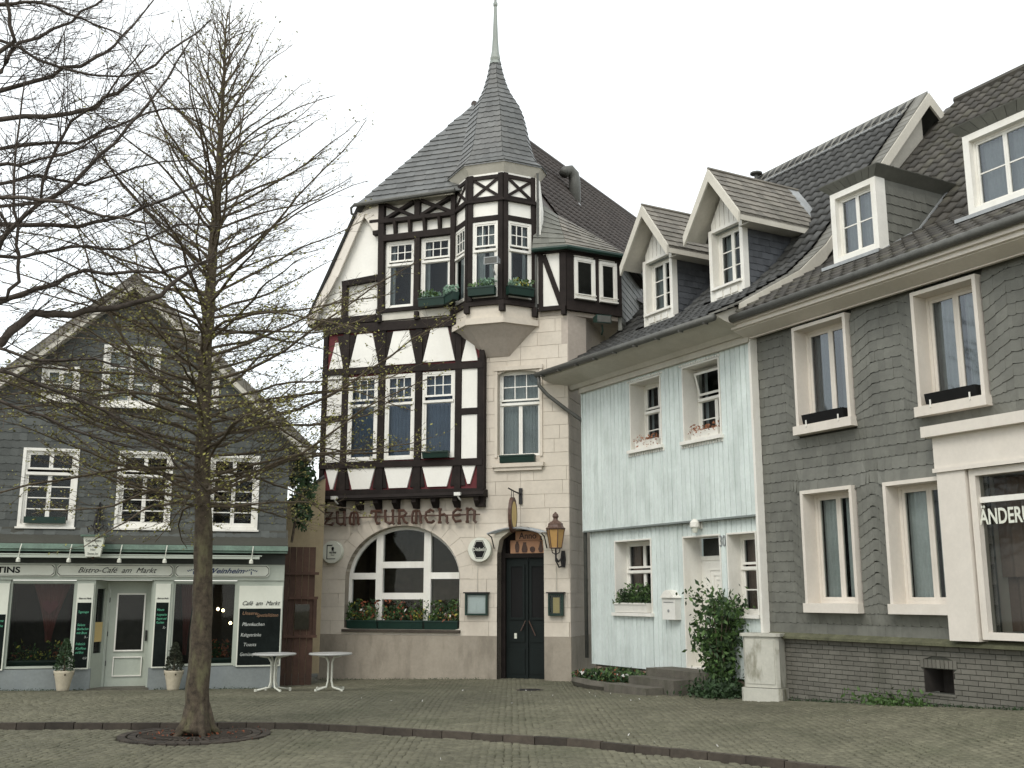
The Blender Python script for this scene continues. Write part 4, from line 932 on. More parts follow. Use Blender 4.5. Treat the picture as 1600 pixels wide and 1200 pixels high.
# dormers
def gable_dormer(xa, xb, yf, label):
    cx = (xa + xb) / 2; zb_ = roofz(prB, yf) + .02; zt_ = 9.32; za = 10.42; back = 2.95
    d = BB(); d.box(xa, xa + .02, yf + .02, back - .3, 7.6, zt_); d.box(xb - .02, xb, yf + .02, back, 7.6, zt_)
    dd = d.build('dormer', 'slate_blue', blue, label=label)
    # white front: casing, deep reveal, panel under the window, boarded gable
    m = BB(); wz0, wz1 = 7.98, 9.22
    m.box(xa - .02, xa + .08, yf - .06, yf + .08, zb_ - .08, wz1 + .06); m.box(xb - .08, xb + .02, yf - .06, yf + .08, zb_ - .08, wz1 + .06); m.box(xa + .02, xa + .08, yf + .08, yf + .3, zb_, wz1); m.box(xa + .08, xb - .08, yf - .05, yf + .3, wz1, wz1 + .06); m.box(xa + .08, xb - .08, yf - .05, yf + .1, zb_ - .08, wz0)
    m.box(xa + .05, xb - .05, yf - .12, yf + .0, wz0 - .03, wz0 + .02)
    for i in range(3): x0 = xa + .16 + i * (xb - xa - .32) / 3; m.box(x0 + .02, x0 + (xb - xa - .32) / 3 - .02, yf - .075, yf - .05, zb_ + .03, wz0 - .08)
    m.build('dormer_casing', 'white_paint', dd)
    W = window(dd, xa + .08, xb - .08, wz0, wz1, yf + .13, [(0, .5, 0, 1, 1, 3), (.5, 1, 0, 1, 1, 3)], fw=.05, X=XB, rd=.3, curt=('curtain_grey', .6))
    sl = (za - zt_) / (cx - xa + .32)
    gp = []
    n = 7
    for i in range(n):
        x0 = xa + (xb - xa) * i / n + .008; x1 = xa + (xb - xa) * (i + 1) / n - .008
        def top(x): return 9.3 + .05 + (za - .28 - 9.3) * (1 - abs(x - cx) / ((xb - xa) / 2 + .05))
        pts = [(x0, 9.26), (x1, 9.26), (x1, top(x1))] + ([(cx, top(cx))] if x0 < cx < x1 else []) + [(x0, top(x0))]
        MB(XB).plate(pts, yf + .0, yf + .05).build('gable_board', 'blue_board' if False else 'white_paint', dd)
    m = BB(); m.plate([(xa - .05, 9.2), (xb + .05, 9.2), (cx, za - .15)], yf + .05, yf + .09); m.build('gable_back', 'blue_back', dd)
    ex = .36; le = (cx - xa) + ex; ze = 9.22
    # roof planes, barge boards
    m = BB()
    yo = yf - .42
    for s in (-1, 1):
        m.prism([(cx, yo, za), (cx + s * le, yo, ze), (cx + s * le, yo, ze - .05), (cx, yo, za - .06)], (0, back - yo - .25, 0))
    m.build('dormer_roof', 'shingle_grey', dd)
    m = BB()
    for s in (-1, 1):
        m.prism([(cx, yo - .04, za + .01), (cx + s * (le + .02), yo - .04, ze - .0), (cx + s * (le - .0), yo - .04, ze - .22), (cx, yo - .04, za - .26)], (0, .05, 0))
        m.poly([(cx, yo, za - .14), (cx + s * (le - .04), yo, ze - .1), (cx + s * (le - .04), yf + .1, ze - .1), (cx, yf + .1, za - .14)])
    for s in (1,): m.box(cx + s * le - .03, cx + s * le, yo, back - .3, ze - .16, ze - .03); m.box(xb, cx + le - .03, yo + .3, back - .3, ze - .15, ze - .13)
    m.build('barge_board', 'eave_paint', dd)
    pcs = []
    for s in (-1, 1):
        U = Vector((0, 1, 0)); V = Vector((cx, 0, za)) - Vector((cx + s * le, 0, ze)); L_ = V.length; V.normalize(); N_ = Vector((s * abs(V.z), 0, abs(V.x)))
        O = Vector((BX + cx + s * le, yo, ze)); 
        # run only visible length; upper rows run further back
        pcs += cover([(0, 0), (back - yo - .28, 0), (back - yo - .28, L_), (0, L_)], [], L_ / 8, .2, lambda u, v, h: O + U * u + V * v + N_ * h, thick=.02, jit=.1)
    emit_pieces_child(dd, 'shingle', pcs, 'shingle_grey', blue)
    m = BB(); m.tube([(cx, yo - .03, za + .02), (cx, back, za + .02)], .035, 6); m.build('dormer_ridge', 'shingle_grey', dd)
    m = BB(); m.box(cx + le - .45, cx + le + .04, back - .5, back - .24, ze - .15, ze + .03); m.prism([(cx, back - .3, za + .015), (cx + le + .02, back - .3, ze + .015), (cx + le + .02, back - .3, ze), (cx, back - .3, za)], (0, .3, 0)); m.build('flashing', 'lead', dd)
    # slates on the cheek
    Sx = lambda u, v, h: (BX + xb + h, u, v)
    zlo = 7.7
    pc = cover([(yf + .08, roofz(prB, yf + .08) + .02), (back - .35, roofz(prB, back - .35)), (back - .35, 9.1), (yf + .08, 9.1)], [], .14, .15, Sx, thick=.012)
    emit_pieces_child(dd, 'slate', pc, 'slate_blue', blue)
    return dd
def emit_pieces_child(par, name, pieces, mat, root, limit=300):
    # same as emit_pieces, but parented to a part that shares its root's frame
    mw = Matrix.Translation(root.location) @ Matrix.Rotation(root.rotation_euler.z, 4, 'Z'); camp = mw.inverted() @ Vector((0, 0, EYE))
    pieces = sorted(pieces, key=lambda p: (Vector(p[0][0]) - camp).length)
    for v, f in pieces[:limit]:
        c = Vector(v[0]); me = bpy.data.meshes.new(name); me.from_pydata([tuple(Vector(p) - c) for p in v], [], f); me.materials.append(M(mat))
        o = bpy.data.objects.new(name, me); o.location = c; link(o, par)
    if pieces[limit:]:
        V = []; Fc = []
        for v, f in pieces[limit:]: n = len(V); V += v; Fc += [tuple(n + i for i in q) for q in f]
        me = bpy.data.meshes.new(name + '_field'); me.from_pydata(V, [], Fc); me.materials.append(M(mat)); stuff(link(bpy.data.objects.new(name + '_field', me), par))
gable_dormer(*D1, 'farther gabled dormer with a shut casement'); gable_dormer(*D2, 'nearer gabled dormer with a tilted casement')
m = BB(); m.lathe([(.05, 12.0), (.05, 12.42), (.16, 12.45), (.16, 12.49), (.02, 12.53)], -5.35, 4.9, 10); m.build('roof_vent', 'gutter_metal', blue)

# ================================================================ SLATE HOUSE
slh = empty('slate_clad_house', RR.W(0, 0, 0), RR.r, 'grey slate clad house on a brick base with a white shopfront at its end', 'building')
XE = 8.5
ow = [(.86, 1.97, 4.58, 6.26), (3.42, 4.46, 4.52, 6.24), (.85, 1.88, 1.62, 3.42), (2.63, 3.75, 1.62, 3.40), (5.6, 6.7, 4.52, 6.24)]
shop = rect(4.25, XE - .4, 1.20, 3.42)
m = MB(); m.holed([(-.34, -.4), (XE, -.4), (XE, 6.7), (-.34, 6.7)], [rect(o_[0] - .04, o_[1] + .04, o_[2] - .04, o_[3] + .04) for o_ in ow] + [rect(4.25, XE - .4, 1.22, 3.42), rect(2.98, 3.5, .36, .70)], .01, .14)
m.build('wall', 'mortar', slh)
cas = [(a - .09, b + .09, c - .1, d + .1) for a, b, c, d in ow]
PRJ = .06
def bulge(x, z):
    h = 0
    for i, (a, b, c, d) in enumerate(cas):
        R0 = .32
        if c - .25 <= z <= d + .02:
            dist = a - x if x < a else (x - b if x > b else 0)
            if dist < R0: h = max(h, PRJ * (1 - max(dist, 0) / R0) * (1 if z > c else max(0, 1 - (c - z) / .22)))
        if i in (2, 3) and a - .12 < x < b + .12 and d < z < d + .32: h = max(h, PRJ * (1 - (z - d) / .32))
    return h
def dip(x, z):      # courses sweep down towards the window frames
    h = 0
    for i, (a, b, c, d) in enumerate(cas):
        R0 = .34
        if c - .02 <= z <= d + .3:
            dist = a - x if x < a else (x - b if x > b else 0)
            if dist < R0: h = max(h, .21 * (1 - max(dist, 0) / R0) * min(1, max(0, z - c + .02) / .45) * min(1, max(0, d + .3 - z) / .6))
    return h
brk = []
for a, b, c, d in cas: brk += [a - .34, a - .17, a, b, b + .17, b + .34]
Ssl = lambda u, v, h: (u, .008 - h - bulge(u, v), v - dip(u, v))
holes = [rect(*c_) for c_ in cas] + [[(3.62, .9), (XE + 1, .9), (XE + 1, 4.06), (3.62, 4.06)]]
Pc = cover([(-.24, 1.12), (XE, 1.12), (XE, 6.5), (-.24, 6.5)], holes, .172, .155, Ssl, brk=brk, thick=.013)
emit_pieces(slh, 'slate', Pc, 'slate')
# brick base
Sb = lambda u, v, h: (u, .012 - h, v)
Pc = cover([(-.25, -.25), (XE, -.25), (XE, 1.02), (-.25, 1.02)], [rect(2.98, 3.5, .36, .70), rect(2.92, 3.58, .71, .83)], .0745, .25, Sb, style='flat', joint=.011, thick=.02, jit=.03, v0=-.24)
for i in range(9):
    x = 2.93 + i * .072; P = [(x, .712), (x + .06, .712), (x + .06, .83), (x, .83)]
    Pc.append(([Sb(u, v, .02) for u, v in P] + [Sb(u, v, 0) for u, v in P], [(0, 1, 2, 3)] + [(q, 4 + q, 4 + (q + 1) % 4, (q + 1) % 4) for q in range(4)]))
emit_pieces(slh, 'brick', Pc, 'brick')
m = MB(); m.prism([(-.28, -.13, 1.03), (-.28, -.13, 1.07), (-.28, .01, 1.135), (-.28, .01, 1.03)], (XE + .3, 0, 0)); m.build('ledge', 'mossy_ledge', slh)
m = MB(); m.box(2.9, 3.56, .4, .42, .3, .75); m.box(2.98, 2.99, 0, .4, .36, .7); m.box(3.49, 3.5, 0, .4, .36, .7); m.build('cellar_vent', 'room', slh)
m = MB(); m.box(2.96, 3.53, -.03, .02, .33, .358); m.build('vent_sill', 'brick', slh)
for i, (a, b, c, d) in enumerate(ow):
    ring(slh, 'window_casing', a, b, c, d, -.14, .22, .06, 'casing_paint', bottom=False)
    m = MB(); m.box(a - .1, b + .1, -.19, .2, c - .15, c - .0) if i in (0, 1, 4) else m.box(a - .08, b + .08, -.18, .2, c - .15, c); m.build('window_sill', 'casing_paint', slh)
    q = .50
    window(slh, a, b, c, d, .14, [(0, q, 0, 1, 1, 1), (q, 1, 0, 1, 1, 1)], fw=.05, sw=.05, curt=(('curtain_white', .9) if i != 0 else ('curtain_grey', .8)), rd=.8, gm='glass_upper' if i in (0, 1, 4) else 'glass', mat='casing_paint')
# shopfront
m = MB(); m.box(3.64, 4.12, -.2, .02, 1.12, 3.52); m.build('shop_pilaster', 'casing_paint', slh)
m = MB(); m.box(3.62, XE, -.21, .02, 3.53, 4.02); m.build('shop_fascia', 'casing_paint', slh)
m = MB(); m.box(3.52, XE, -.33, .02, 4.02, 4.18); m.box(3.60, XE, -.235, -.21, 3.50, 3.56); m.build('shop_cornice', 'casing_paint', slh)
ring(slh, 'shop_frame', 4.25, XE - .4, 1.25, 3.4, -.16, .1, .1, 'casing_paint')
sf = MB(); sf.box(4.25, XE - .4, -.1, -.03, 3.02, 3.1); sf.box(6.2, 6.3, -.1, -.03, 1.25, 3.02); sf_ = sf.build('shop_window', 'white_paint', slh)
pane(sf_, 4.25, 6.2, -.06, 1.25, 3.02, None); pane(sf_, 6.3, XE - .4, -.06, 1.25, 3.02, None); pane(sf_, 4.25, XE - .4, -.065, 3.1, 3.4, None)
curtain(sf_, 4.14, XE - .4, .52, 1.25, 3.4, 'curtain_brown', None, amp=.05, wl=.22); curtain(sf_, 4.16, XE - .4, .40, 2.0, 3.4, 'curtain_brown', None, amp=.045, wl=.25)
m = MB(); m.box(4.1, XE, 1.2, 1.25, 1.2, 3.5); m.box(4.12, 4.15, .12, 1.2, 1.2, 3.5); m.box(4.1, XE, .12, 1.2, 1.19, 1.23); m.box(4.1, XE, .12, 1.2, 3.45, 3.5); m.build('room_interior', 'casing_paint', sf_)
sgn = thing('window_lettering', RR, 4.24, -.12, 2.72, 'white capital lettering on the shop window at the right edge of the photo', 'lettering')
text(sgn, 'ÄNDERUNGEN', 0, 0, 0, .30, 'sign_white', align='LEFT', bold=.006, ext=.002, width=1.36, name='letters')
# eaves: stacked cornice and gutter
m = MB(); m.box(-.35, XE, -.1, .02, 6.42, 6.5); m.prism([(-.35, -.1, 6.36), (-.35, -.1, 6.46), (-.35, -.44, 6.56), (-.35, -.44, 6.48)], (XE + .3, 0, 0)); m.box(-.35, XE, -.5, -.42, 6.5, 6.68); m.box(-.35, XE, -.56, -.50, 6.57, 6.66); m.box(-.35, XE, -.16, -.1, 6.36, 6.44)
m.build('cornice', 'casing_paint', slh)
m = MB(); m.tube([(-.34, -.62, 6.66), (XE, -.62, 6.72)], .07, 10); m.build('gutter', 'gutter_metal', slh, True)
prS = [(-.62, 6.70), (1.7, 7.98), (6.0, 12.42)]
strip(prS, -.38, XE, -.01, 'roof_tile', slh)
m = MB(); m.poly([(-.38, 6.0, 12.41), (XE, 6.0, 12.41), (XE, 9, 9.4), (-.38, 9, 9.4)]); m.poly([(-.38, 0, 6.6), (-.38, 1.7, 7.9), (-.38, 6, 12.4), (-.38, 9, 9.4), (-.38, 9, 6.6)]); m.build('back_roof', 'roof_tile', slh)
E1 = (1.12, 2.12, .8); E2 = (3.93, 5.2, .8)
tile_roof(slh, prS, -.05, XE - .1, 0, 'roof_tile', lambda x, y: not in_dorm(x, y, (E1, E2), 2.4), wd=.25, ln=.33, amp=.045)
m = MB(); m.tube([(-.1, 6.0, 12.47), (XE, 6.0, 12.47)], .1, 8); m.build('ridge', 'roof_tile', slh)
def hip_dormer(xa, xb, yf, label, z0=7.62, z1=8.72):
    back = yf + (z1 + .15 - roofz(prS, yf)) / 1.03 + .2
    zb_ = roofz(prS, yf) - .02; back = 2.55
    m = MB()
    for xs_ in (xa, xb - .03): m.prism([(xs_, yf + .05, zb_), (xs_, yf + .05, z1 + .1), (xs_, back, z1 + .1), (xs_, back, zb_ + .9)], (.03, 0, 0))
    dd = m.build('dormer', 'slate', slh, label=label)
    Sx = lambda u, v, h: (xb + h, u, v)
    pc = cover([(yf + .1, roofz(prS, yf + .1)), (back, roofz(prS, back)), (back, z1 + .05), (yf + .1, z1 + .05)], [], .17, .16, Sx, thick=.014); emit_pieces_child(dd, 'slate', pc, 'slate', slh)
    ring(dd, 'dormer_casing', xa + .09, xb - .09, z0, z1, yf - .12, yf + .12, .11, 'white_paint')
    window(dd, xa + .09, xb - .09, z0, z1, yf - .02, [(0, .5, 0, 1, 1, 2), (.5, 1, 0, 1, 1, 2)], fw=.035, sw=.035, rd=.4, curt=('curtain_white', 1.0), gm='glass_upper')
    # slated eaves band and flat hipped roof
    e = .18; A = [Vector((xa - e, yf - .22, z1 + .26)), Vector((xb + e, yf - .22, z1 + .26)), Vector((xb + e, back + .1, z1 + .26)), Vector((xa - e, back + .1, z1 + .26))]
    B = [Vector((xa, yf - .1, z1 + .1)), Vector((xb, yf - .1, z1 + .1)), Vector((xb, back, z1 + .1)), Vector((xa, back, z1 + .1))]
    cx = (xa + xb) / 2; t0 = Vector((cx - .1, yf + .5, z1 + .62)); t1 = Vector((cx - .1, back + .75, z1 + .72))
    m = MB(); 
    for i in range(4): j = (i + 1) % 4; m.poly([A[i], A[j], B[j], B[i]])
    m.build('eaves_band', 'slate', dd)
    m = MB(); m.poly([A[0], A[1], t0]); m.poly([A[1], A[2], t1, t0]); m.poly([A[0], t0, t1, A[3]]); m.poly(A); m.build('dormer_roof', 'slate', dd)
    pcs = []
    for (p, q, p1, q1) in ((A[0], A[1], t0, t0), (A[1], A[2], t0, t1)):
        N_ = (q - p).cross(p1 - p).normalized()
        if N_.z < 0: N_ = -N_
        for r in range(5):
            s0, s1 = r / 5, (r + 1) / 5; a0, b0, a1, b1 = p.lerp(p1, s0), q.lerp(q1, s0), p.lerp(p1, s1), q.lerp(q1, s1); nn = max(1, round((b0 - a0).length / .2))
            for k in range(nn):
                s, t = k / nn, (k + 1) / nn; P = [a0.lerp(b0, s) + N_ * .02, a0.lerp(b0, t) + N_ * .024, a1.lerp(b1, t) + N_ * .005, a1.lerp(b1, s) + N_ * .005]; B_ = [x - N_ * .018 for x in P]
                pcs.append(([tuple(x) for x in P + B_], [(0, 1, 2, 3)] + [(z, 4 + z, 4 + (z + 1) % 4, (z + 1) % 4) for z in range(4)]))
    emit_pieces_child(dd, 'roof_slate', pcs, 'slate', slh)
    bs = []
    for k in range(8):
        a, b = k / 8, (k + .94) / 8; P = [B[0].lerp(B[1], a), B[0].lerp(B[1], b), A[0].lerp(A[1], b), A[0].lerp(A[1], a)]; P = [p_ + Vector((0, -.012, -.004)) for p_ in P]
        bs.append(([tuple(x) for x in P] + [tuple(x + Vector((0, .011, .003))) for x in P], [(0, 1, 2, 3)] + [(z, 4 + z, 4 + (z + 1) % 4, (z + 1) % 4) for z in range(4)]))
    emit_pieces_child(dd, 'band_slate', bs, 'slate', slh)
    m = MB(); m.box(xa - .15, xb + .15, yf - .3, yf - .1, zb_ - .06, zb_ + .0); m.tube([(xb + .03, yf, roofz(prS, yf) + .05), (xb + .03, 1.7, roofz(prS, 1.7) + .06), (xb + .03, back, roofz(prS, back) + .06)], .025, 5)
    m.build('flashing', 'lead', dd)
hip_dormer(*E1, 'smaller hipped dormer beside the blue house gable'); hip_dormer(*E2, 'hipped dormer cut off by the right edge of the photo', z1=8.72)

# ================================================================ CAFE
cafe = empty('gabled_cafe', C.W(0, 0, 0), C.r, 'dark slate hung gabled house on the left with a cafe shopfront below', 'building')
AX, AZ = -3.47, 8.58; SL = .93
XL = -7.3
def gz(x): return AZ - abs(x - AX) * SL
ug = [(-5.38, -4.40, 3.20, 4.72), (-3.50, -2.50, 3.20, 4.72), (-1.64, -.68, 3.20, 4.70), (-7.2, -6.3, 3.2, 4.7)]
gg = [(-3.96, -2.90, 5.80, 7.02), (-5.16, -4.52, 5.86, 6.5), (-2.28, -1.64, 5.86, 6.5)]
shopz = 2.40
wall_o = [(XL, 2.3), (0, 2.3), (0, gz(0) - .1), (AX, AZ - .1), (XL, gz(XL) - .1)]
m = MB(); m.holed(wall_o, [rect(*q) for q in ug + gg], .0, .2); m.build('wall', 'mortar', cafe)
Sc = lambda u, v, h: (u, -.002 - h, v)
cas_c = [rect(a - .05, b + .05, c - .05, d + .05) for a, b, c, d in ug + gg]
Pc = cover([(XL, 3.12), (0, 3.12), (0, gz(0) - .1), (AX, AZ - .1), (XL, gz(XL) - .1)], cas_c, .165, .165, Sc, thick=.014)
emit_pieces(cafe, 'slate', Pc, 'slate_cafe')
for i, (a, b, c, d) in enumerate(ug + gg):
    ring(cafe, 'window_casing', a, b, c, d, -.05, .04, .06, 'white_paint')
    if i < 4: window(cafe, a, b, c, d, -.01, [(0, .5, 0, .70, 1, 4), (.5, 1, 0, .70, 1, 4), (0, .5, .76, 1, 1, 1), (.5, 1, .76, 1, 1, 1)], fw=.04, sw=.04, rd=.7)
    elif i == 4: window(cafe, a, b, c, d, -.01, [(0, .5, 0, 1, 1, 3), (.5, 1, 0, 1, 1, 3)], fw=.04, rd=.5, curt=('curtain_white', .9))
    else: window(cafe, a, b, c, d, -.01, [(0, .5, 0, 1, 1, 2), (.5, 1, 0, 1, 1, 2)], fw=.04, rd=.5, curt=('curtain_white', 1.0))
    m = MB(); m.box(a - .09, b + .09, -.1, 0, c - .1, c - .061); m.build('window_sill', 'white_paint', cafe)
m = MB(); m.box(-5.3, -4.5, -.16, -.055, 3.21, 3.34); m.build('flower_box', 'green_paint', cafe)
# pent strip of slates, copper flashing, dark fascia
Sp = lambda u, v, h: (u, -.005 - (3.14 - v) * .9 - h, v)
m = MB(); m.prism([(XL, 0, 3.15), (XL, -.33, 2.80), (XL, -.33, 2.76), (XL, 0, 2.76)], (-XL + .04, 0, 0)); m.build('pent_roof', 'mortar', cafe)
emit_pieces(cafe, 'pent_slate', cover([(XL, 2.81), (.02, 2.81), (.02, 3.14), (XL, 3.14)], [], .165, .2, Sp, thick=.014), 'slate_cafe')
m = MB(); m.prism([(XL, -.30, 2.83), (XL, -.40, 2.68), (XL, -.37, 2.66), (XL, -.28, 2.79)], (-XL + .04, 0, 0)); m.box(XL, .03, -.38, .1, 2.63, 2.66); m.build('copper_flashing', 'copper', cafe)
m = MB(); m.box(XL, .0, -.10, .15, 2.40, 2.62); m.build('fascia', 'fascia_dark', cafe)
m = MB(); m.box(XL, .0, -.08, .15, 2.06, 2.40); m.build('fascia_panel', 'shop_paint', cafe)
m = MB(); m.box(XL, -.55, -.46, -.42, 2.50, 2.55); m.box(XL, -.5, -.42, -.1, 2.56, 2.58); m.build('awning_rail', 'shop_paint', cafe)
# shopfront
def shopbox(x0, x1, z0, z1, y0, y1, nm='pilaster', mt='shop_paint'): return MB().box(x0, x1, y0, y1, z0, z1).build(nm, mt, cafe)
m = MB(); m.box(XL, -4.20 + .4, -.04, .2, -.5, .28); m.box(-2.68, .0, -.04, .2, -.5, .28); m.build('plinth', 'shop_plinth', cafe)
for x0, x1 in ((-5.75, -5.45), (-4.20, -3.82), (-2.68, -2.28), (-.98, .0), (XL, -7.0)): shopbox(x0, x1, .28, 2.06, -.05, .15)
DW = [(-5.45, -4.20), (-2.28, -.98), (-7.0, -5.75)]
for a, b in DW:
    ring(cafe, 'shop_window_frame', a + .04, b - .04, .34, 2.0, -.02, .1, .045, 'shop_paint')
    sw = MB().box(a + .04, b - .04, .02, .04, 1.98, 2.02).build('shop_window', 'shop_paint', cafe)
    pane(sw, a + .04, b - .04, .03, .34, 2.0, None)
    m = MB(); x0, x1 = a - .1, b + .1
    m.poly([(x0, 1.3, .3), (x1, 1.3, .3), (x1, 1.3, 2.05), (x0, 1.3, 2.05)]); m.poly([(x0, .15, .3), (x0, 1.3, .3), (x0, 1.3, 2.05), (x0, .15, 2.05)]); m.poly([(x1, .15, .3), (x1, 1.3, .3), (x1, 1.3, 2.05), (x1, .15, 2.05)])
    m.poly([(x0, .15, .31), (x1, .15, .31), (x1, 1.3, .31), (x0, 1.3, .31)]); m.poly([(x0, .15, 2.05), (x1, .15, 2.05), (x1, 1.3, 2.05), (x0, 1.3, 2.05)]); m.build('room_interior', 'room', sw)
# draped red cloth with heart in the display window
def drape(x0, x1, z0, z1, w0, w1, y=.3):
    m = MB(); n = 20; rows = 10; idx = []
    cx = (x0 + x1) / 2
    for j in range(rows + 1):
        t = j / rows; wd = w0 + (w1 - w0) * t ** 1.5; z = z0 + (z1 - z0) * t
        idx.append(m.pts([(cx - wd / 2 + wd * i / n, y + .03 * math.sin(i * 1.9 + j * .2), z) for i in range(n + 1)]))
    for j in range(rows):
        for i in range(n): m.f.append((idx[j] + i, idx[j] + i + 1, idx[j + 1] + i + 1, idx[j + 1] + i))
    return m
dp = thing('red_drape', C, -4.72, .38, .8, 'dusky red cloth draped to a point behind the left cafe window', 'drape')
drape(-.4, .4, 0, 1.2, .12, .75, 0).build('cloth', 'curtain_red', dp, True)
ht = MB(); P = []
for i in range(24): t = i / 24 * 2 * math.pi; P.append((.0105 * 16 * math.sin(t) ** 3 * .95, .0105 * (13 * math.cos(t) - 5 * math.cos(2 * t) - 2 * math.cos(3 * t) - math.cos(4 * t)) + .72))
ht.plate([(a, b) for a, b in P], -.1, -.07).build('heart', 'dark_red', dp)
dp2 = thing('red_drape', C, -2.0, .38, .5, 'narrow red cloth hanging behind the cafe window right of the door', 'drape')
drape(-.1, .1, 0, 1.5, .08, .3, 0).build('cloth', 'curtain_red', dp2, True)
# door in a splayed recess
m = MB(); m.poly([(-3.82, .0, -.3), (-3.62, .42, -.3), (-3.62, .42, .5), (-3.82, .0, .5)]); m.poly([(-3.82, .0, 1.95), (-3.62, .42, 1.95), (-3.62, .42, 2.06), (-3.82, .0, 2.06)]); m.box(-3.65, -3.58, .40, .48, -.3, 2.06); m.box(-2.72, -2.65, .05, .48, -.3, 2.06)
m.box(-3.58, -2.72, .42, .5, 1.88, 2.06); m.poly([(-3.82, 0, 2.05), (-2.68, 0, 2.05), (-2.7, .45, 2.05), (-3.6, .45, 2.05)]); m.build('door_recess', 'shop_paint', cafe)
Xs, Ls = frame_of((-3.82, 0.0), (-3.62, .42))
slw = window(cafe, .02, Ls - .02, .5, 1.95, 0.0, [(0, 1, 0, 1, 1, 1)], fw=.04, sw=.03, X=Xs, rd=.2, mat='shop_paint', label='narrow side light beside the cafe door')
m = MB(Xs); m.box(.1, Ls - .1, .012, .02, .8, 1.2); m.build('notice', 'paper_yellow', slw)
m = MB(); m.box(-3.575, -2.725, .44, .48, -.12, 1.88); 
cd = m.build('door', 'shop_paint', cafe)
m = MB(); m.box(-3.40, -2.88, .425, .44, .62, 1.76); m.build('door_glass_backing', 'room', cd); pane(cd, -3.40, -2.88, .422, .62, 1.76, None)
m = MB()
for q in ((-3.43, -2.85, .59, .62), (-3.43, -2.85, 1.76, 1.79), (-3.43, -3.40, .62, 1.76), (-2.88, -2.85, .62, 1.76), (-3.43, -2.85, .08, .10), (-3.43, -2.85, .46, .48), (-3.43, -3.41, .1, .46), (-2.87, -2.85, .1, .46)): m.box(q[0], q[1], .41, .44, q[2], q[3])
m.build('door_moulding', 'white_paint', cd)
m = MB(); m.box(-2.82, -2.78, .415, .44, .8, 1.02); m.tube([(-2.8, .42, .92), (-2.8, .37, .92), (-2.8, .37, .82)], .012); m.build('handle', 'iron', cd)
for z in (.3, .9, 1.6): MB().box(-3.585, -3.565, .42, .44, z, z + .1).build('hinge', 'iron', cd)
m = MB(); m.box(-3.85, -2.65, -.05, .5, -.35, -.12); m.build('threshold', 'step_stone', cafe)
# roof
m = MB(); yo = -.3; EL = -7.9; ER = .48
m.poly([(AX, yo, AZ + .05), (ER, yo, gz(ER) + .05), (ER, 9, gz(ER) + .05), (AX, 9, AZ + .05)]); m.poly([(AX, yo, AZ + .05), (EL, yo, gz(EL) + .05), (EL, 9, gz(EL) + .05), (AX, 9, AZ + .05)]); m.build('roof', 'roof_tile_dark', cafe)
vp = []
for s, xe in ((-1, EL), (1, ER)):
    L_ = abs(xe - AX); k = int(L_ / .17)
    for i in range(k):
        a = i / k; b = (i + .96) / k; xa_, xb_ = AX + s * L_ * a, AX + s * L_ * b
        P = [(xa_, yo - .01, gz(xa_) + .07), (xb_, yo - .01, gz(xb_) + .07), (xb_, yo - .02, gz(xb_) - .12), (xa_, yo - .02, gz(xa_) - .12)]
        vp.append((P + [(x, y + .03, z) for x, y, z in P], [(0, 1, 2, 3)] + [(q, 4 + q, 4 + (q + 1) % 4, (q + 1) % 4) for q in range(4)]))
        P = [(xa_, yo - .02, gz(xa_) + .09), (xb_, yo - .02, gz(xb_) + .09), (xb_, yo + .4, gz(xb_) + .09), (xa_, yo + .4, gz(xa_) + .09)]
        vp.append((P + [(x, y, z - .03) for x, y, z in P], [(0, 1, 2, 3)] + [(q, 4 + q, 4 + (q + 1) % 4, (q + 1) % 4) for q in range(4)]))
emit_pieces(cafe, 'verge_slate', vp, 'shingle_grey')
m = MB()
for s, xe in ((-1, EL), (1, ER)):
    L_ = abs(xe - AX); m.prism([(AX, yo, AZ - .12), (xe, yo, gz(xe) - .12), (xe, yo, gz(xe) - .26), (AX, yo, AZ - .26)], (0, .3, 0))
m.build('barge_board', 'eave_paint', cafe)
m = MB(); m.box(-.04, .0, .0, 8, 2.0, 5.2); m.box(-.1, .0, .1, 8, -.5, 2.6); m.build('side_wall', 'slate_cafe', cafe)
m = MB(); m.tube([(ER + .05, -.3, gz(ER) + .02), (ER + .05, 8, gz(ER) + .02)], .07, 8); m.build('gutter', 'gutter_metal', cafe)
m = MB(); m.prism([(-1.4, 3, 6.9), (.35, 3, 5.6), (.35, 3, 5.35), (-1.5, 3, 6.4)], (0, 3, 0)); m.build('rear_tiles', 'orange_tile', cafe)

# ---- cafe signs
def board_outline(x0, x1, z0, z1, n=.05): return [(x0 + n, z0), (x1 - n, z0), (x1, z0 + n), (x1, z1 - n), (x1 - n, z1), (x0 + n, z1), (x0, z1 - n), (x0, z0 + n)]
def fascia_sign(x0, x1, label):
    r = thing('fascia_sign', C, x0, -.085, 2.13, label, 'sign', 'fascia signs over the cafe shopfront'); w = x1 - x0; h = .25
    MB().plate(board_outline(0, w, 0, h), -.03, 0).build('board', 'sign_white', r)
    m = MB(); o_, i_ = board_outline(.015, w - .015, .015, h - .015), board_outline(.025, w - .025, .025, h - .025)
    for a in range(8): b = (a + 1) % 8; m.poly([(o_[a][0], -.033, o_[a][1]), (o_[b][0], -.033, o_[b][1]), (i_[b][0], -.033, i_[b][1]), (i_[a][0], -.033, i_[a][1])])
    m.build('border', 'sign_black', r); return r, w
r, w_ = fascia_sign(-7.1, -4.62, 'white fascia board cut by the left photo edge, lettering ending in LTINS')
text(r, 'VELTINS', 1.43, -.034, .07, .17, 'sign_black', bold=.004, width=.78, name='letters')
r, w_ = fascia_sign(-4.59, -2.30, 'long white fascia board lettered Bistro-Café am Markt above the cafe door')
text(r, 'Bistro-Café  am  Markt', w_ / 2 + .02, -.034, .08, .155, 'sign_black', shear=.45, width=1.55, name='letters')
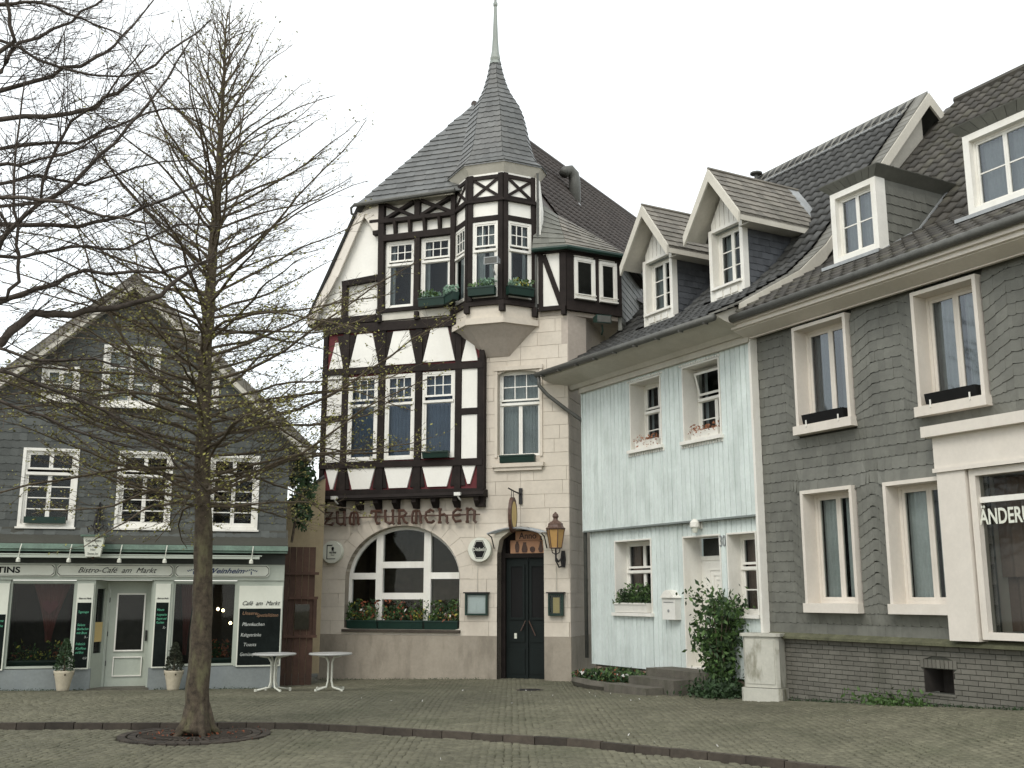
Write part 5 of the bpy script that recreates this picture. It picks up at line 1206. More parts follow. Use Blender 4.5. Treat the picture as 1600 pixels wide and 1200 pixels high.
r, w_ = fascia_sign(-2.27, -.32, 'white fascia board with blue script and two small emblems, partly behind the tree trunk')
text(r, 'Weinheim', w_ / 2 + .05, -.034, .08, .15, 'letter_blue', shear=.45, width=.75, name='letters', bold=.003)
for cx in (.38, w_ - .38):
    m = MB()
    for k in range(-3, 4): m.plate([(cx + k * .035 - .014, .11 + .02 * (3 - abs(k)) * .6), (cx + k * .035 + .014, .11 + .02 * (3 - abs(k)) * .6), (cx + k * .04 + .01, .17 - .01 * abs(k)), (cx + k * .04 - .01, .17 - .01 * abs(k))], -.034, -.03)
    m.box(cx - .012, cx + .012, -.034, -.03, .05, .12); m.build('emblem', 'letter_blue', r)
def chalk_panel(x0, x1, ztop, z0, head, lines, label, big=False):
    r = thing('chalkboard', C, x0, -.055, .27, label, 'menu board', 'menu boards on the cafe front'); w = x1 - x0; H = 1.72 if not big else 1.68
    zb = ztop
    m = MB(); m.box(0, w, -.02, 0, 0, H); m.build('frame', 'sign_white', r)
    MB().box(.025, w - .025, -.026, -.0201, .03, zb).build('blackboard', 'blackboard', r)
    if head: text(r, head, w / 2, -.024, zb + .07, (.13 if big else .05), 'sign_black', shear=.4, width=w * (.86 if big else .75), name='heading')
    for (s, x, z, sz, mt, wd) in lines: text(r, s, x, -.03, z, sz, mt, shear=.25, align='LEFT', name='chalk_writing', width=wd, ext=.001)
    return r
chalk_panel(-4.17, -3.85, 1.33, 0, 'Bistro am Markt', [('Tagessuppe', .05, 1.12, .07, 'chalk_green', .2), ('Salate', .05, .86, .07, 'chalk_green', .15), ('überbacken', .05, .78, .07, 'chalk_green', .22), ('mit Brot', .05, .70, .07, 'chalk_green', .2), ('5,-', .2, .62, .06, 'chalk', .07), ('Frühstück', .05, .48, .07, 'chalk_green', .18), ('Kaffee', .05, .39, .07, 'chalk_green', .2), ('und Brot', .05, .31, .07, 'chalk_green', .16), ('4,50', .2, .2, .06, 'chalk', .08)], 'narrow chalkboard with green writing on the pilaster left of the cafe door')
chalk_panel(-2.63, -2.33, 1.33, 0, 'Bistro am Markt', [('Heute', .05, 1.16, .07, 'chalk_green', .14), ('hausgemachte', .05, 1.06, .07, 'chalk_green', .2), ('Suppen und', .05, .98, .07, 'chalk_green', .2), ('Kuchen', .05, .9, .07, 'chalk_green', .15), ('3,-', .18, .8, .06, 'chalk', .07)], 'narrow chalkboard with green writing on the pilaster right of the cafe door')
chalk_panel(-.93, -.02, 1.2, 0, 'Café  am  Markt', [('Unsere', .08, 1.07, .1, 'chalk_orange', .3), ('Spezialitäten', .38, 1.03, .1, 'chalk_orange', .45), ('Pfannkuchen', .09, .84, .1, 'chalk', .46), ('Kaltgetränke', .07, .62, .1, 'chalk', .42), ('Toasts', .13, .42, .1, 'chalk', .26), ('Gemüsepfanne', .07, .22, .1, 'chalk', .46)], 'wide chalkboard headed Café am Markt at the right end of the cafe front', True)
chalk_panel(-5.72, -5.46, 1.1, 0, None, [('warme', .05, .95, .07, 'chalk_green', .15), ('Küche', .05, .85, .07, 'chalk_green', .15)], 'narrow chalkboard cut off by the left edge of the photo')
# hanging lantern sign on a scrolled bracket
r = thing('lantern_sign', C, -3.86, -.55, 2.52, 'white tapered lantern sign with lettering hung from a scrolled iron bracket', 'sign')
Xr = None
m = MB(); a = [(-.20, -.12, .40), (.20, -.12, .40), (.20, .12, .40), (-.20, .12, .40)]; b = [(-.14, -.085, 0), (.14, -.085, 0), (.14, .085, 0), (-.14, .085, 0)]
n0 = m.pts(a); n1 = m.pts(b)
for i in range(4): j = (i + 1) % 4; m.f.append((n0 + i, n0 + j, n1 + j, n1 + i))
m.f.append((n0, n0 + 1, n0 + 2, n0 + 3)); m.f.append((n1, n1 + 1, n1 + 2, n1 + 3)); m.build('glass_body', 'sign_white', r)
m = MB(); m.box(-.25, .25, -.16, .16, .40, .44); m.build('cap', 'copper', r); m = MB(); m.lathe([(.02, -.05), (.03, -.02), (.02, 0)], 0, 0, 8); m.build('drop', 'bronze', r)
for s, z, w__ in (("Café & Bistro", .3, .3), ('am Markt', .2, .2), ('Hier', .12, .1), ('Zimmer frei', .04, .2)): text(r, s, 0, -.122 if z > .25 else (-.112 if z > .15 else -.10), z, .06, 'sign_black', width=w__, ext=.001, name='letters')
m = MB(); m.tube([(0, .5, 1.15), (0, .5, .42)], .02); m.tube([(0, .5, .95), (0, .1, 1.0), (0, -.02, .9), (0, 0, .44)], .015); m.tube([(0, .5, .55), (0, .25, .6), (0, .05, .75), (0, .1, .88), (0, .2, .85), (0, .18, .75)], .012)
m.tube([(-.1, .48, .6), (-.06, .48, .9), (0, .48, 1.15), (.06, .48, .9), (.1, .48, .6)], .013); m.tube([(.16, .35, .5), (.2, .35, .62), (.12, .35, .66), (0, .35, .5)], .012); m.tube([(-.16, .35, .5), (-.2, .35, .62), (-.12, .35, .66), (0, .35, .5)], .012); m.build('bracket', 'iron', r)
# row of small spot lamps
for i, x in enumerate((-5.28, -4.33, -3.36, -2.47, -1.61, -.72)):
    lab = ['first small spotlight on a stalk over the left fascia sign, nearest the left photo edge', 'small spotlight on a stalk left of the lantern sign', 'small spotlight on a stalk right of the lantern sign', 'small spotlight on a stalk left of the tree trunk over the long sign', 'small spotlight on a stalk close behind the tree trunk', 'small spotlight on a stalk nearest the right end of the cafe'][i]
    r = thing('spotlight', C, x, -.42, 2.45, lab, 'spotlight', 'small spotlights over the cafe signs')
    MB().tube([(.03, .02, .32), (.02, -.06, .2), (0, -.03, .02)], .01).build('stalk', 'table_metal', r); MB().lathe([(.02, -.05), (.045, -.04), (.04, .02), (.015, .05)], 0, -.03, 10).build('head', 'table_metal', r)
for (x, y, z, lab) in ((-4.22, .7, 1.75, 'glowing bulb high behind the left cafe window, beside the chalkboard'), (-1.36, .8, 1.45, 'left of two glowing bulbs behind the right cafe window'), (-1.25, .8, 1.42, 'right of two glowing bulbs behind the right cafe window'), (-1.08, .7, 1.15, 'tiny glowing bulb low beside the wide chalkboard')):
    o = MB().lathe([(.01, -.03), (.032, -.01), (.032, .01), (.01, .035)], 0, 0, 10).build('light_bulb', 'lamp_glow'); o.location = C.W(x, y, z); o.rotation_euler.z = C.r; tagit(o, lab, 'bulb', 'bulbs inside the cafe')

# ================================================================ SHED AND RENDERED WALL BETWEEN CAFE AND INN
shed = thing('board_shed', C, .0, .75, 0, 'weathered brown wooden shed front with a small window between cafe and inn', 'shed')
bp = []; x = .0
while x < .72:
    P = [(x + .004, -.4), (x + .14, -.4), (x + .14, 2.82), (x + .004, 2.82)]; y = random.uniform(-.01, .01)
    bp.append(([(a, y, b) for a, b in P] + [(a, y + .03, b) for a, b in P], [(0, 1, 2, 3)] + [(q, 4 + q, 4 + (q + 1) % 4, (q + 1) % 4) for q in range(4)])); x += .145
emit_pieces(shed, 'board', bp, 'shed_wood')
m = MB(); m.box(.05, .80, -.05, -.012, 1.66, 1.72); m.box(.05, .80, -.05, -.012, .82, .88); m.box(.05, .13, -.05, -.012, .88, 1.66); m.box(.7, .78, -.05, -.012, .88, 1.66); m.box(.05, .80, -.06, -.012, 2.2, 2.26); m.build('frame', 'shed_wood', shed)
m = MB(); m.box(.3, .62, -.03, -.012, 1.0, 1.55); sw = m.build('window', 'room_brown', shed); pane(sw, .3, .62, -.035, 1.0, 1.55, None)
rw = thing('rendered_wall', C, .0, 1.4, 0, 'beige rendered wall rising above the brown shed beside the inn', 'wall')
m = MB(); m.plate([(-.3, 0), (.93, 0), (.93, 4.46), (.85, 4.42), (.1, 3.9), (-.3, 3.5)], 0, .3); m.build('wall', 'beige_render', rw)
m = MB(); m.tube([(-.1, -.05, 3.75), (.9, -.05, 4.5)], .04, 6); m.build('verge', 'roof_tile_dark', rw)
iv = thing('climbing_ivy', C, .35, .3, 3.2, 'dark ivy hanging under the eave at the right corner of the cafe', 'plant')
leaves('foliage', 'leaf_dark', iv, 900, rnd_ell(0, .1, .9, .3, .35, 1.0, .1), .06)
MB().tube([(-.2, .1, -.3), (-.1, .1, .5), (.05, .1, 1.2), (0, .05, 1.7)], .03).build('stem', 'bark', iv)
m = MB()

# ================================================================ SIGNS AND FITTINGS ON THE INN
r = thing('inn_lettering', T, -6.15, -.14, 3.40, 'brown uncial lettering ZUM TURMCHEN on a rail above the arched window', 'lettering')
GL = {'Z': [[(0, 1), (.9, 1), (.1, .05), (1, .0)], [(.2, .5), (.8, .5)], [(0, 1), (.02, .8)], [(1, 0), (.98, .2)]], 'U': [[(.05, 1), (.12, .15), (.5, 0), (.85, .12)], [(.85, 1), (.85, .0), (1, -.05)], [(-.05, 1), (.2, 1)], [(.7, 1), (.95, 1)]],
      'M': [[(.5, .95), (.2, .9), (.05, .5), (.1, .05), (.3, 0)], [(.5, 1), (.5, 0)], [(.5, .95), (.8, .9), (.95, .5), (.92, .1), (1.05, -.05)], [(.4, 0), (.6, 0)]], 'T': [[(-.05, 1), (1.05, 1)], [(.5, 1), (.45, .3), (.6, 0), (.9, .05)], [(0, 1), (-.02, .78)], [(1, 1), (1.02, .8)]],
      'R': [[(.15, 1), (.15, 0)], [(0, 1), (.6, 1), (.85, .78), (.6, .55), (.15, .5)], [(.5, .52), (.7, .1), (1, -.02)], [(0, 0), (.3, 0)]], 'C': [[(.9, .85), (.55, 1), (.15, .8), (.05, .4), (.3, .03), (.7, 0), (.95, .15)], [(.45, .98), (.45, .75)]],
      'H': [[(.15, 1), (.15, 0)], [(.15, .55), (.6, .62), (.85, .4), (.85, 0), (.98, -.08)], [(0, 1), (.3, 1)], [(0, 0), (.3, 0)]], 'E': [[(.9, .9), (.5, 1), (.12, .75), (.08, .35), (.35, .02), (.9, .08)], [(.1, .5), (.8, .55)]],
      'N': [[(.15, 1), (.15, 0)], [(.15, .85), (.5, 1), (.85, .8), (.8, .1), (1.0, -.08)], [(0, 0), (.3, 0)], [(0, 1), (.25, 1)]]}
txt = 'ZUM TURMCHEN'; n_ch = len(txt); cw = 4.0 / 11.6; x = .02
for ch in txt:
    if ch == ' ': x += cw * .7; continue
    m = MB(); sw_ = cw * .74
    for st_ in GL[ch]:
        P = [(x + a * sw_, 0, .02 + b * .30) for a, b in st_]
        k = len(P); rr = [.034] * k if k > 1 else .02
        m.tube(P, rr, 6)
    m.build('letter', 'letter_brown', r); x += cw
m = MB(); m.box(.15, 4.05, .02, .035, .17, .2); m.build('rail', 'letter_brown', r)
def round_sign(x, z, rad, label):
    r = thing('round_beer_sign', T, x, -.03, z, label, 'sign', 'round beer signs beside the arched window')
    n = 40; P = [(rad * math.cos(2 * math.pi * i / n), rad * math.sin(2 * math.pi * i / n)) for i in range(n)]
    MB().plate(P, -.12, 0).build('disc', 'sign_white', r)
    m = MB()
    for i in range(n):
        a = P[i]; b = P[(i + 1) % n]; m.poly([(a[0] * .9, -.124, a[1] * .9), (b[0] * .9, -.124, b[1] * .9), (b[0] * .88, -.124, b[1] * .88), (a[0] * .88, -.124, a[1] * .88)])
    m.build('rim_line', 'casing_paint', r); return r
r = round_sign(-5.88, 2.77, .265, 'round white sign with a black corner bracket and lettering, left of the arched window')
m = MB(); m.box(-.13, -.115, -.13, -.121, -.17, .17); m.box(-.13, .1, -.13, -.121, -.17, -.155); m.plate([(-.13, .17), (-.13, .145), (.0, .145), (.03, .17)], -.13, -.121); m.build('bracket_mark', 'sign_black', r)
m = MB(); m.lathe([(.01, .0), (.03, .01), (.035, .05), (.02, .08)], .03, -.124, 10); m.v = [(a, -.128 + (b + .124) * .1, c + .04) for a, b, c in m.v]; m.box(.0, .06, -.13, -.123, .02, .035); m.build('tankard_mark', 'sign_black', r)
text(r, 'VELTINS', .03, -.126, -.035, .055, 'sign_black', width=.19, bold=.002, name='letters', ext=.002); text(r, 'Pilsener', .03, -.126, -.085, .035, 'sign_black', width=.1, name='letters', ext=.002)
r = round_sign(-2.10, 2.78, .275, 'round white sign with a black hexagon lettered Diebels, right of the arched window')
hx = lambda s: [(s * .155 * c, s * .205 * d) for c, d in ((-.55, 1), (.55, 1), (1.15, 0), (.55, -1), (-.55, -1), (-1.15, 0))]
m = MB(); m.plate(hx(1), -.13, -.121); m.build('hexagon', 'sign_black', r)
a, b = hx(.93), hx(.88); m = MB()
for i in range(6): j = (i + 1) % 6; m.poly([(a[i][0], -.132, a[i][1]), (a[j][0], -.132, a[j][1]), (b[j][0], -.132, b[j][1]), (b[i][0], -.132, b[i][1])])
m.build('hexagon_line', 'sign_white', r)
text(r, 'Diebels', 0, -.134, -.035, .12, 'sign_white', width=.31, bold=0, name='letters', ext=.003)
# menu cases
def menu_case(x0, x1, z0, z1, label, mt):
    r = thing('menu_case', T, x0, -.01, z0, label, 'menu case', 'lit menu cases by the inn door'); w = x1 - x0; h = z1 - z0
    ring(r, 'frame', .04, w - .04, .04, h - .05, -.1, 0, .04, 'green_paint'); m = MB(); m.box(-.03, w + .03, -.14, 0, h - .01, h + .02); m.build('cap', 'iron', r)
    MB().box(.04, w - .04, -.03, -.01, .04, h - .05).build('backing', 'paper' if mt == 'paper' else 'green_paint', r)
    MB().box(.07 if mt == 'paper' else .1, w * .48 if mt == 'paper' else w - .1, -.036, -.031, .06, h - .1).build('menu_sheet', mt, r)
    if mt == 'paper': MB().box(w * .52, w - .07, -.036, -.031, .05, h - .12).build('menu_sheet', mt, r)
    pane(r, .04, w - .04, -.08, .04, h - .05, None)
    m = MB(); m.tube([(w / 2, -.05, h + .02), (w / 2, -.02, h + .05), (w / 2, -.015, h + .6)], .008, 5); m.build('cable', 'eave_paint', r)
menu_case(-2.46, -1.92, 1.30, 1.80, 'wide green menu case with two white sheets left of the inn door', 'paper'); menu_case(-.48, -.13, 1.30, 1.80, 'narrow green menu case with one yellow sheet right of the inn door', 'paper_yellow')
# Anno sign in the door head
r = thing('carved_sign', T, -1.5, .30, 2.70, 'pinkish wooden sign lettered Anno above a row of carved jugs, over the inn door', 'sign')
MB().box(0, .88, 0, .05, .0, .295).build('lower_board', 'wood_sign', r); MB().box(.14, .74, -.04, .0, .30, .50).build('upper_board', 'wood_sign', r)
text(r, 'Anno', .44, -.045, .33, .2, 'letter_brown', width=.42, bold=.004, name='letters', ext=.008)
for cx, pr in ((.17, [(.03, 0), (.05, .1), (.045, .18), (.02, .22), (.03, .25)]), (.35, [(.05, 0), (.07, .06), (.05, .14), (.03, .2), (.04, .23)]), (.54, [(.02, 0), (.06, .04), (.06, .1), (.02, .13)]), (.74, [(.03, 0), (.06, .07), (.03, .16), (.015, .24), (.04, .25)])):
    MB().plate([(cx - a, .02 + b) for a, b in pr] + [(cx + a, .02 + b) for a, b in pr[::-1]], -.02, -.001).build('jug', 'letter_brown', r)
# canopy over the door
r = thing('door_canopy', T, -1.78, -.02, 3.05, 'shallow arched glass canopy with metal ribs over the inn door', 'canopy')
def can(t): return (.0 + 1.26 * t, .22 * math.sin(math.pi * (.15 + .7 * t)) )
m = MB(); k = 8
for i in range(k): (a, b), (c, d) = can(i / k), can((i + 1) / k); m.poly([(a, 0, b), (c, 0, d), (c, -.5, d - .04), (a, -.5, b - .04)])
m.build('glazing', 'glass', r)
m = MB(); m.tube([(can(i / k)[0], -.5, can(i / k)[1] - .04) for i in range(k + 1)], .022, 6); m.tube([(can(i / k)[0], -.02, can(i / k)[1]) for i in range(k + 1)], .02, 6)
for t in (0, .33, .66, 1): a, b = can(t); m.tube([(a, 0, b), (a, -.5, b - .04)], .015, 5)
m.build('ribs', 'lead', r); m = MB()
for t in (0, 1): a, b = can(t); m.tube([(a, -.01, b - .35), (a, -.2, b - .1), (a, -.45, b - .05)], .015, 5)
m.build('bracket', 'iron', r)
# hanging oval sign
r = thing('hanging_sign', T, -1.2, -.02, 3.95, 'narrow oval sign hanging edge on from an iron arm above the inn door', 'sign')
MB().box(.02, .1, -.03, 0, -.15, .22).build('wall_plate', 'iron', r); MB().tube([(.06, -.03, .08), (.0, -.3, .12), (-.02, -.66, .16)], .018).build('arm', 'iron', r)
m = MB(); n = 20
P = [(0, -.42 + .24 * math.cos(2 * math.pi * i / n), -.42 + (.40) * math.sin(2 * math.pi * i / n)) for i in range(n)]
m.prism([(-.035, y, z) for _, y, z in P], (.07, 0, 0)); m.build('oval_board', 'letter_brown', r)
m = MB(); m.prism([(.036, -.42 + .17 * math.cos(2 * math.pi * i / n), -.42 + .3 * math.sin(2 * math.pi * i / n)) for i in range(n)], (.004, 0, 0)); m.build('painted_face', 'paper_yellow', r)
m = MB(); m.tube([(0, -.36, .12), (0, -.36, -.04)], .008, 5); m.tube([(0, -.5, .14), (0, -.5, -.04)], .008, 5); m.build('chain', 'iron', r)
# wall lantern
r = thing('wall_lantern', T, -.2, -.42, 2.78, 'bronze wall lantern with amber glass on a scrolled bracket beside the inn door', 'lantern')
m = MB()
for k in range(6):
    a0, a1 = math.pi / 3 * k, math.pi / 3 * (k + 1)
    m.poly([(.13 * math.cos(a0), .13 * math.sin(a0), .0), (.13 * math.cos(a1), .13 * math.sin(a1), .0), (.2 * math.cos(a1), .2 * math.sin(a1), .40), (.2 * math.cos(a0), .2 * math.sin(a0), .40)])
m.build('glass_panel', 'amber', r)
m = MB()
for k in range(6):
    a0, a1 = math.pi / 3 * k, math.pi / 3 * (k + 1); m.tube([(.135 * math.cos(a0), .135 * math.sin(a0), -.01), (.208 * math.cos(a0), .208 * math.sin(a0), .41)], .011, 5)
    for rr_, z in ((.135, -.005), (.208, .41)): m.tube([(rr_ * math.cos(a0), rr_ * math.sin(a0), z), (rr_ * math.cos(a1), rr_ * math.sin(a1), z)], .012, 5)
m.build('frame', 'bronze', r)
m = MB(); m.lathe([(.22, .41), (.225, .43), (.19, .45), (.17, .50), (.17, .53), (.13, .56), (.07, .60), (.05, .64), (.055, .66), (.075, .69), (.06, .74), (.025, .77), (.02, .79)], 0, 0, 12); m.build('cap', 'bronze', r)
m = MB(); m.tube([(0, 0, -.02), (0, 0, -.3)], .022); m.tube([(.1, 0, 0), (.08, 0, -.1), (0, 0, -.15)], .012); m.tube([(-.1, 0, 0), (-.08, 0, -.1), (0, 0, -.15)], .012)
m.tube([(0, 0, -.22), (.02, .12, -.3), (.04, .25, -.25), (.05, .36, -.18)], .022); m.tube([(0, .0, -.28), (.03, .15, -.42), (.05, .3, -.4), (.06, .38, -.3)], .018)
m.prism([(.02, .38, -.42), (.1, .38, -.42), (.12, .38, -.25), (.1, .38, -.05), (.02, .38, -.05), (0, .38, -.25)], (0, .05, 0)); m.build('bracket', 'iron', r)
# planters
def flower_box(fac, x0, x1, y, z, h, label, mats, n, hgt, cat='planter', group=None, d=.2, boxmat='green_paint', size=.035, X=None, rot=None, yr=.1):
    r = thing('flower_box', fac, x0, y, z, label, cat, group); w = x1 - x0
    if rot is not None: r.rotation_euler.z = rot
    m = MB(); m.prism([(0, -d, h), (0, 0, h), (0, -.03, 0), (0, -d + .03, 0)], (w, 0, 0)); m.box(-.01, w + .01, -d - .01, -d + .015, h - .03, h + .005); m.build('trough', boxmat, r)
    for mt, share in mats:
        k = int(n * share); cl = [(random.uniform(.04, w - .04), random.uniform(.3, 1)) for _ in range(max(2, int(w / .12)))]
        def smp():
            c = random.choice(cl); t = random.random() ** .8; return (min(w, max(0, random.gauss(c[0], .06))), -d / 2 + random.uniform(-yr, yr), h + t * hgt * c[1])
        leaves('foliage', mt, r, k, smp, size)
    return r
for i, (a, b, lab) in enumerate(((-5.5, -4.72, 'green flower box with grasses and red flowers, left on the arched window sill'), (-4.68, -3.55, 'green flower box with tall mixed plants, in the middle of the arched window sill'), (-3.5, -2.68, 'green flower box with pale blossoms, right on the arched window sill'))):
    flower_box(T, a, b, .18, .97, .2, lab, [('leaf_green', .45), ('leaf_red', .12 if i != 2 else .05), ('leaf_yellow', .06), ('leaf_dark', .4), ('petal', .01 if i != 2 else .04)], 900, .5, group='flower boxes on the arched window sill', d=.2, size=.032)
flower_box(T, -1.62, -.78, -.0, 4.76, .17, 'empty green flower box under the first floor window in the cream wall', [], 0, .1, d=.16)
flower_box(T, -3.5, -2.85, -.16, 4.93, .15, 'empty green flower box at the right window of the timbered first floor', [], 0, .1, d=.16)
flower_box(T, -3.62, -2.95, -.24, 8.62, .2, 'green flower box with hanging grass below the right attic floor window', [('leaf_green', .6), ('leaf_blue', .5)], 420, .25, d=.2)
Xf, Lf = faces[0]
flower_box(T, -2.9, -2.9 + .62, -.2, 8.62, .2, 'green flower box with grey green leaves on the left side of the oriel', [('leaf_blue', 1)], 300, .25, d=.2, rot=T.r - math.pi / 4)
flower_box(T, -2.17, -1.52, -.68, 8.63, .2, 'green flower box with grey green leaves under the middle oriel window', [('leaf_blue', .8), ('leaf_green', .3)], 420, .24, d=.2)
p_ = (-1.30, -.66); flower_box(T, p_[0], p_[0] + .66, p_[1], 8.63, .2, 'green flower box with yellow green leaves under the right oriel window', [('leaf_blue', .5), ('leaf_yellow', .2), ('leaf_green', .3)], 420, .24, d=.2, rot=T.r + math.pi / 4)
# floodlights
def flood(fac, x, y, z, label, big=1.0, mt='gutter_metal', rz=0):
    r = thing('floodlight', fac, x, y, z, label, 'floodlight'); r.rotation_euler.z += rz; s = big
    MB().prism([(-.17 * s, -.12 * s, .0), (-.17 * s, .08 * s, .05 * s), (-.17 * s, .08 * s, .16 * s), (-.17 * s, -.12 * s, .18 * s)], (.34 * s, 0, 0)).build('housing', mt, r)
    MB().box(-.15 * s, .15 * s, -.13 * s, -.121 * s, .02 * s, .16 * s).build('lens', 'plastic_white' if big < .6 else 'gutter_metal', r)
    MB().tube([(0, 0, 0), (.03, .04, -.14 * s), (.03, .12, -.2 * s)], .02).build('bracket', mt, r); return r
flood(T, -1.52, -.98, 9.28, 'grey floodlight on a short arm in front of the oriel corner post', 1.0, 'lead')
flood(T, .78, .25, 7.98, 'dark green floodlight on a rusty arm under the canted attic corner', 1.1, 'green_paint', .6)
flood(T, -5.72, -.4, 4.0, 'small white floodlight at the left end of the drip board', .45, 'plastic_white'); flood(T, -2.55, -.4, 4.0, 'small white floodlight near the right end of the drip board', .45, 'plastic_white')
# ================================================================ FITTINGS ON THE BLUE HOUSE
r = thing('letterbox', RR, -3.12, -.025, 1.28, 'white metal letterbox with a curved lid beside the blue house door', 'letterbox')
MB().prism([(0, -.14, 0), (.42, -.14, 0), (.42, -.14, .42), (0, -.14, .42)], (0, .14, 0)).build('box', 'plastic_white', r)
m = MB(); m.prism([(-.03, -.18, .42), (.45, -.18, .42), (.38, -.18, .47), (.3, -.18, .55), (.21, -.18, .575), (.12, -.18, .55), (.04, -.18, .47)], (0, .18, 0)); m.build('lid', 'white_paint', r)
m = MB(); m.box(.06, .36, -.148, -.14, .33, .345); m.build('slot', 'lead', r); m = MB(); m.lathe([(.0, .0), (.03, .0), (.03, .01)], 0, 0, 10); m.v = [(a + .21, -.14 - c, b + .17) for a, b, c in m.v]; m.build('lock', 'lead', r)
r = thing('porch_light', RR, -2.0, -.025, 3.02, 'small white porch light above the blue house door', 'lamp')
MB().box(-.05, .05, -.03, 0, -.02, .12).build('wall_plate', 'white_paint', r); m = MB(); m.lathe([(.03, .16), (.09, .1), (.095, .02), (.09, 0)], 0, -.15, 12); m.build('shade', 'white_paint', r); MB().lathe([(.04, -.1), (.06, -.04), (.06, .0)], 0, -.15, 12).build('bulb', 'sign_white', r)
r = thing('house_number', RR, -1.38, -.03, 2.64, 'grey metal house number 30 between the blue house door and side window', 'number'); text(r, '30', 0, 0, 0, .3, 'lead', width=.17, ext=.008, name='digits')
def drybox(x0, x1, z, label): 
    r = thing('flower_box', RR, x0, .05, z, label, 'planter', 'white window boxes with dry plants'); w = x1 - x0
    MB().prism([(0, -.17, .17), (0, 0, .17), (0, -.02, 0), (0, -.15, 0)], (w, 0, 0)).build('trough', 'white_paint', r)
    leaves('dry_plants', 'leaf_dry', r, 160, lambda: (random.uniform(-.03, w), -.1 + random.uniform(-.12, .08), random.choice((.17, .2, .2, .1)) + random.uniform(-.06, .09)), .025)
drybox(-3.98, -3.2, 4.75, 'white window box with dried plants at the left upper window'); drybox(-2.1, -1.3, 4.71, 'white window box with dried plants at the upper window with the tilted light')
flower_box(RR, -4.9, -3.75, .1, 1.40, .19, 'white window box with a bushy green conifer mound in the ground floor window', [('leaf_dark', .6), ('leaf_green', .5)], 1300, .42, d=.2, boxmat='white_paint', size=.03, yr=.13)
for x0, x1, z, lab in ((.98, 1.9, 4.60, 'empty dark window box on the left upper sill of the slate house'), (3.52, 4.4, 4.54, 'empty dark window box on the right upper sill of the slate house')):
    r = thing('window_box', RR, x0, -.02, z, lab, 'planter', 'dark empty window boxes'); MB().prism([(0, -.17, .15), (0, 0, .15), (0, -.03, 0), (0, -.14, 0)], (x1 - x0, 0, 0)).build('trough', 'sign_black', r)
    for xx in (.1, x1 - x0 - .1): MB().box(xx, xx + .02, -.185, -.172, -.06, .05).build('clip', 'white_paint', r)
# steps
st_ = thing('door_steps', RR, -2.0, -.04, 0, 'three worn dark stone steps leading up to the blue house door', 'steps')
for i, (x0, x1, y0, z0, z1) in enumerate(((-1.02, .75, -.62, .24, .385), (-1.1, .3, -.98, -.2, .24), (-1.35, .0, -1.38, -.3, .10))):
    m = MB(); m.box(x0, x1, y0, .0 if i == 0 else (-.63 if i == 1 else -.99), z0, z1)
    m.build('step', 'step_stone', st_)
m = MB(); m.box(-1.0, .72, -.6, .0, -.2, .24); m.build('base', 'step_stone', st_)
pb = thing('planting_bed', RR, -4.4, -.02, 0, 'low kerbed planting bed with ivy and dead leaves left of the door steps', 'flower bed')
m = MB(); m.tube([(-.95, -.1, .0), (-.95, -.5, .0), (-.75, -.9, .0), (0, -1.05, -.01), (1.1, -1.15, .0)], .1, 6); m.build('kerb', 'step_stone', pb)
m = MB(); m.prism([(-.95, -.02, .05), (1.1, -.02, .05), (1.1, -1.1, .05), (0, -1.0, .05), (-.75, -.85, .05), (-.95, -.5, .05)], (0, 0, -.25)); m.build('soil', 'joint_soil', pb)
def bed(): 
    x = random.uniform(-.85, 1.05); y = random.uniform(-.95, -.05); return (x, y, .05 + random.random() * .24 * (1 - abs(x) / 2.5))
leaves('ground_cover', 'leaf_dark', pb, 1500, bed, .035); leaves('ground_cover', 'leaf_green', pb, 800, bed, .04); leaves('dead_leaves', 'leaf_red', pb, 300, bed, .03); leaves('blossom', 'petal', pb, 16, lambda: (random.uniform(-.9, .9), random.uniform(-.95, -.6), .2), .04)
r = thing('terracotta_pot', RR, -3.05, -.28, .08, 'terracotta pot half hidden beside the top step', 'pot'); MB().lathe([(.09, 0), (.14, .22), (.155, .22), (.155, .27), (.13, .27), (.12, .2)], 0, 0, 14).build('pot', 'terracotta', r, True)
# bush
bu = empty('rose_bush', (3.74, 19.5, 0), 0, 'tall leafy green bush between the door steps and the grey cabinet', 'bush')
stems = MB()
bp = []
for k in range(16):
    a = random.uniform(0, 6.28); h = random.uniform(1.0, 1.75); rr_ = random.uniform(.12, .42); P = [(random.uniform(-.08, .08), random.uniform(-.08, .08), -.05)]
    for t in (.3, .6, 1.0): P.append((math.cos(a) * rr_ * t + random.uniform(-.05, .05), math.sin(a) * rr_ * t + random.uniform(-.05, .05), h * t))
    stems.tube(P, [.02, .016, .012, .006], 5); bp += P[1:]; bp.append(tuple(random.uniform(-.36, .36) if i < 2 else random.uniform(.7, 1.5) for i in range(3)))
stems.build('stems', 'bark', bu)
cl = [(p[0], p[1], p[2], random.uniform(.12, .26)) for p in bp for _ in (0, 1)]
def bush_s():
    c = random.choice(cl); return (c[0] + random.gauss(0, c[3] * .6), c[1] + random.gauss(0, c[3] * .6), max(.25, c[2] + random.gauss(0, c[3] * .6)))
leaves('foliage', 'leaf_green', bu, 2600, bush_s, .042); leaves('foliage', 'leaf_dark', bu, 1300, bush_s, .045)
gc = empty('ground_cover', (3.62, 19.15, 0), 0, 'low dark green ground cover at the foot of the leafy bush', 'plant')
leaves('foliage', 'leaf_dark', gc, 2200, lambda: (random.gauss(.05, .24), random.gauss(.1, .22), abs(random.gauss(.05, .12))), .035)
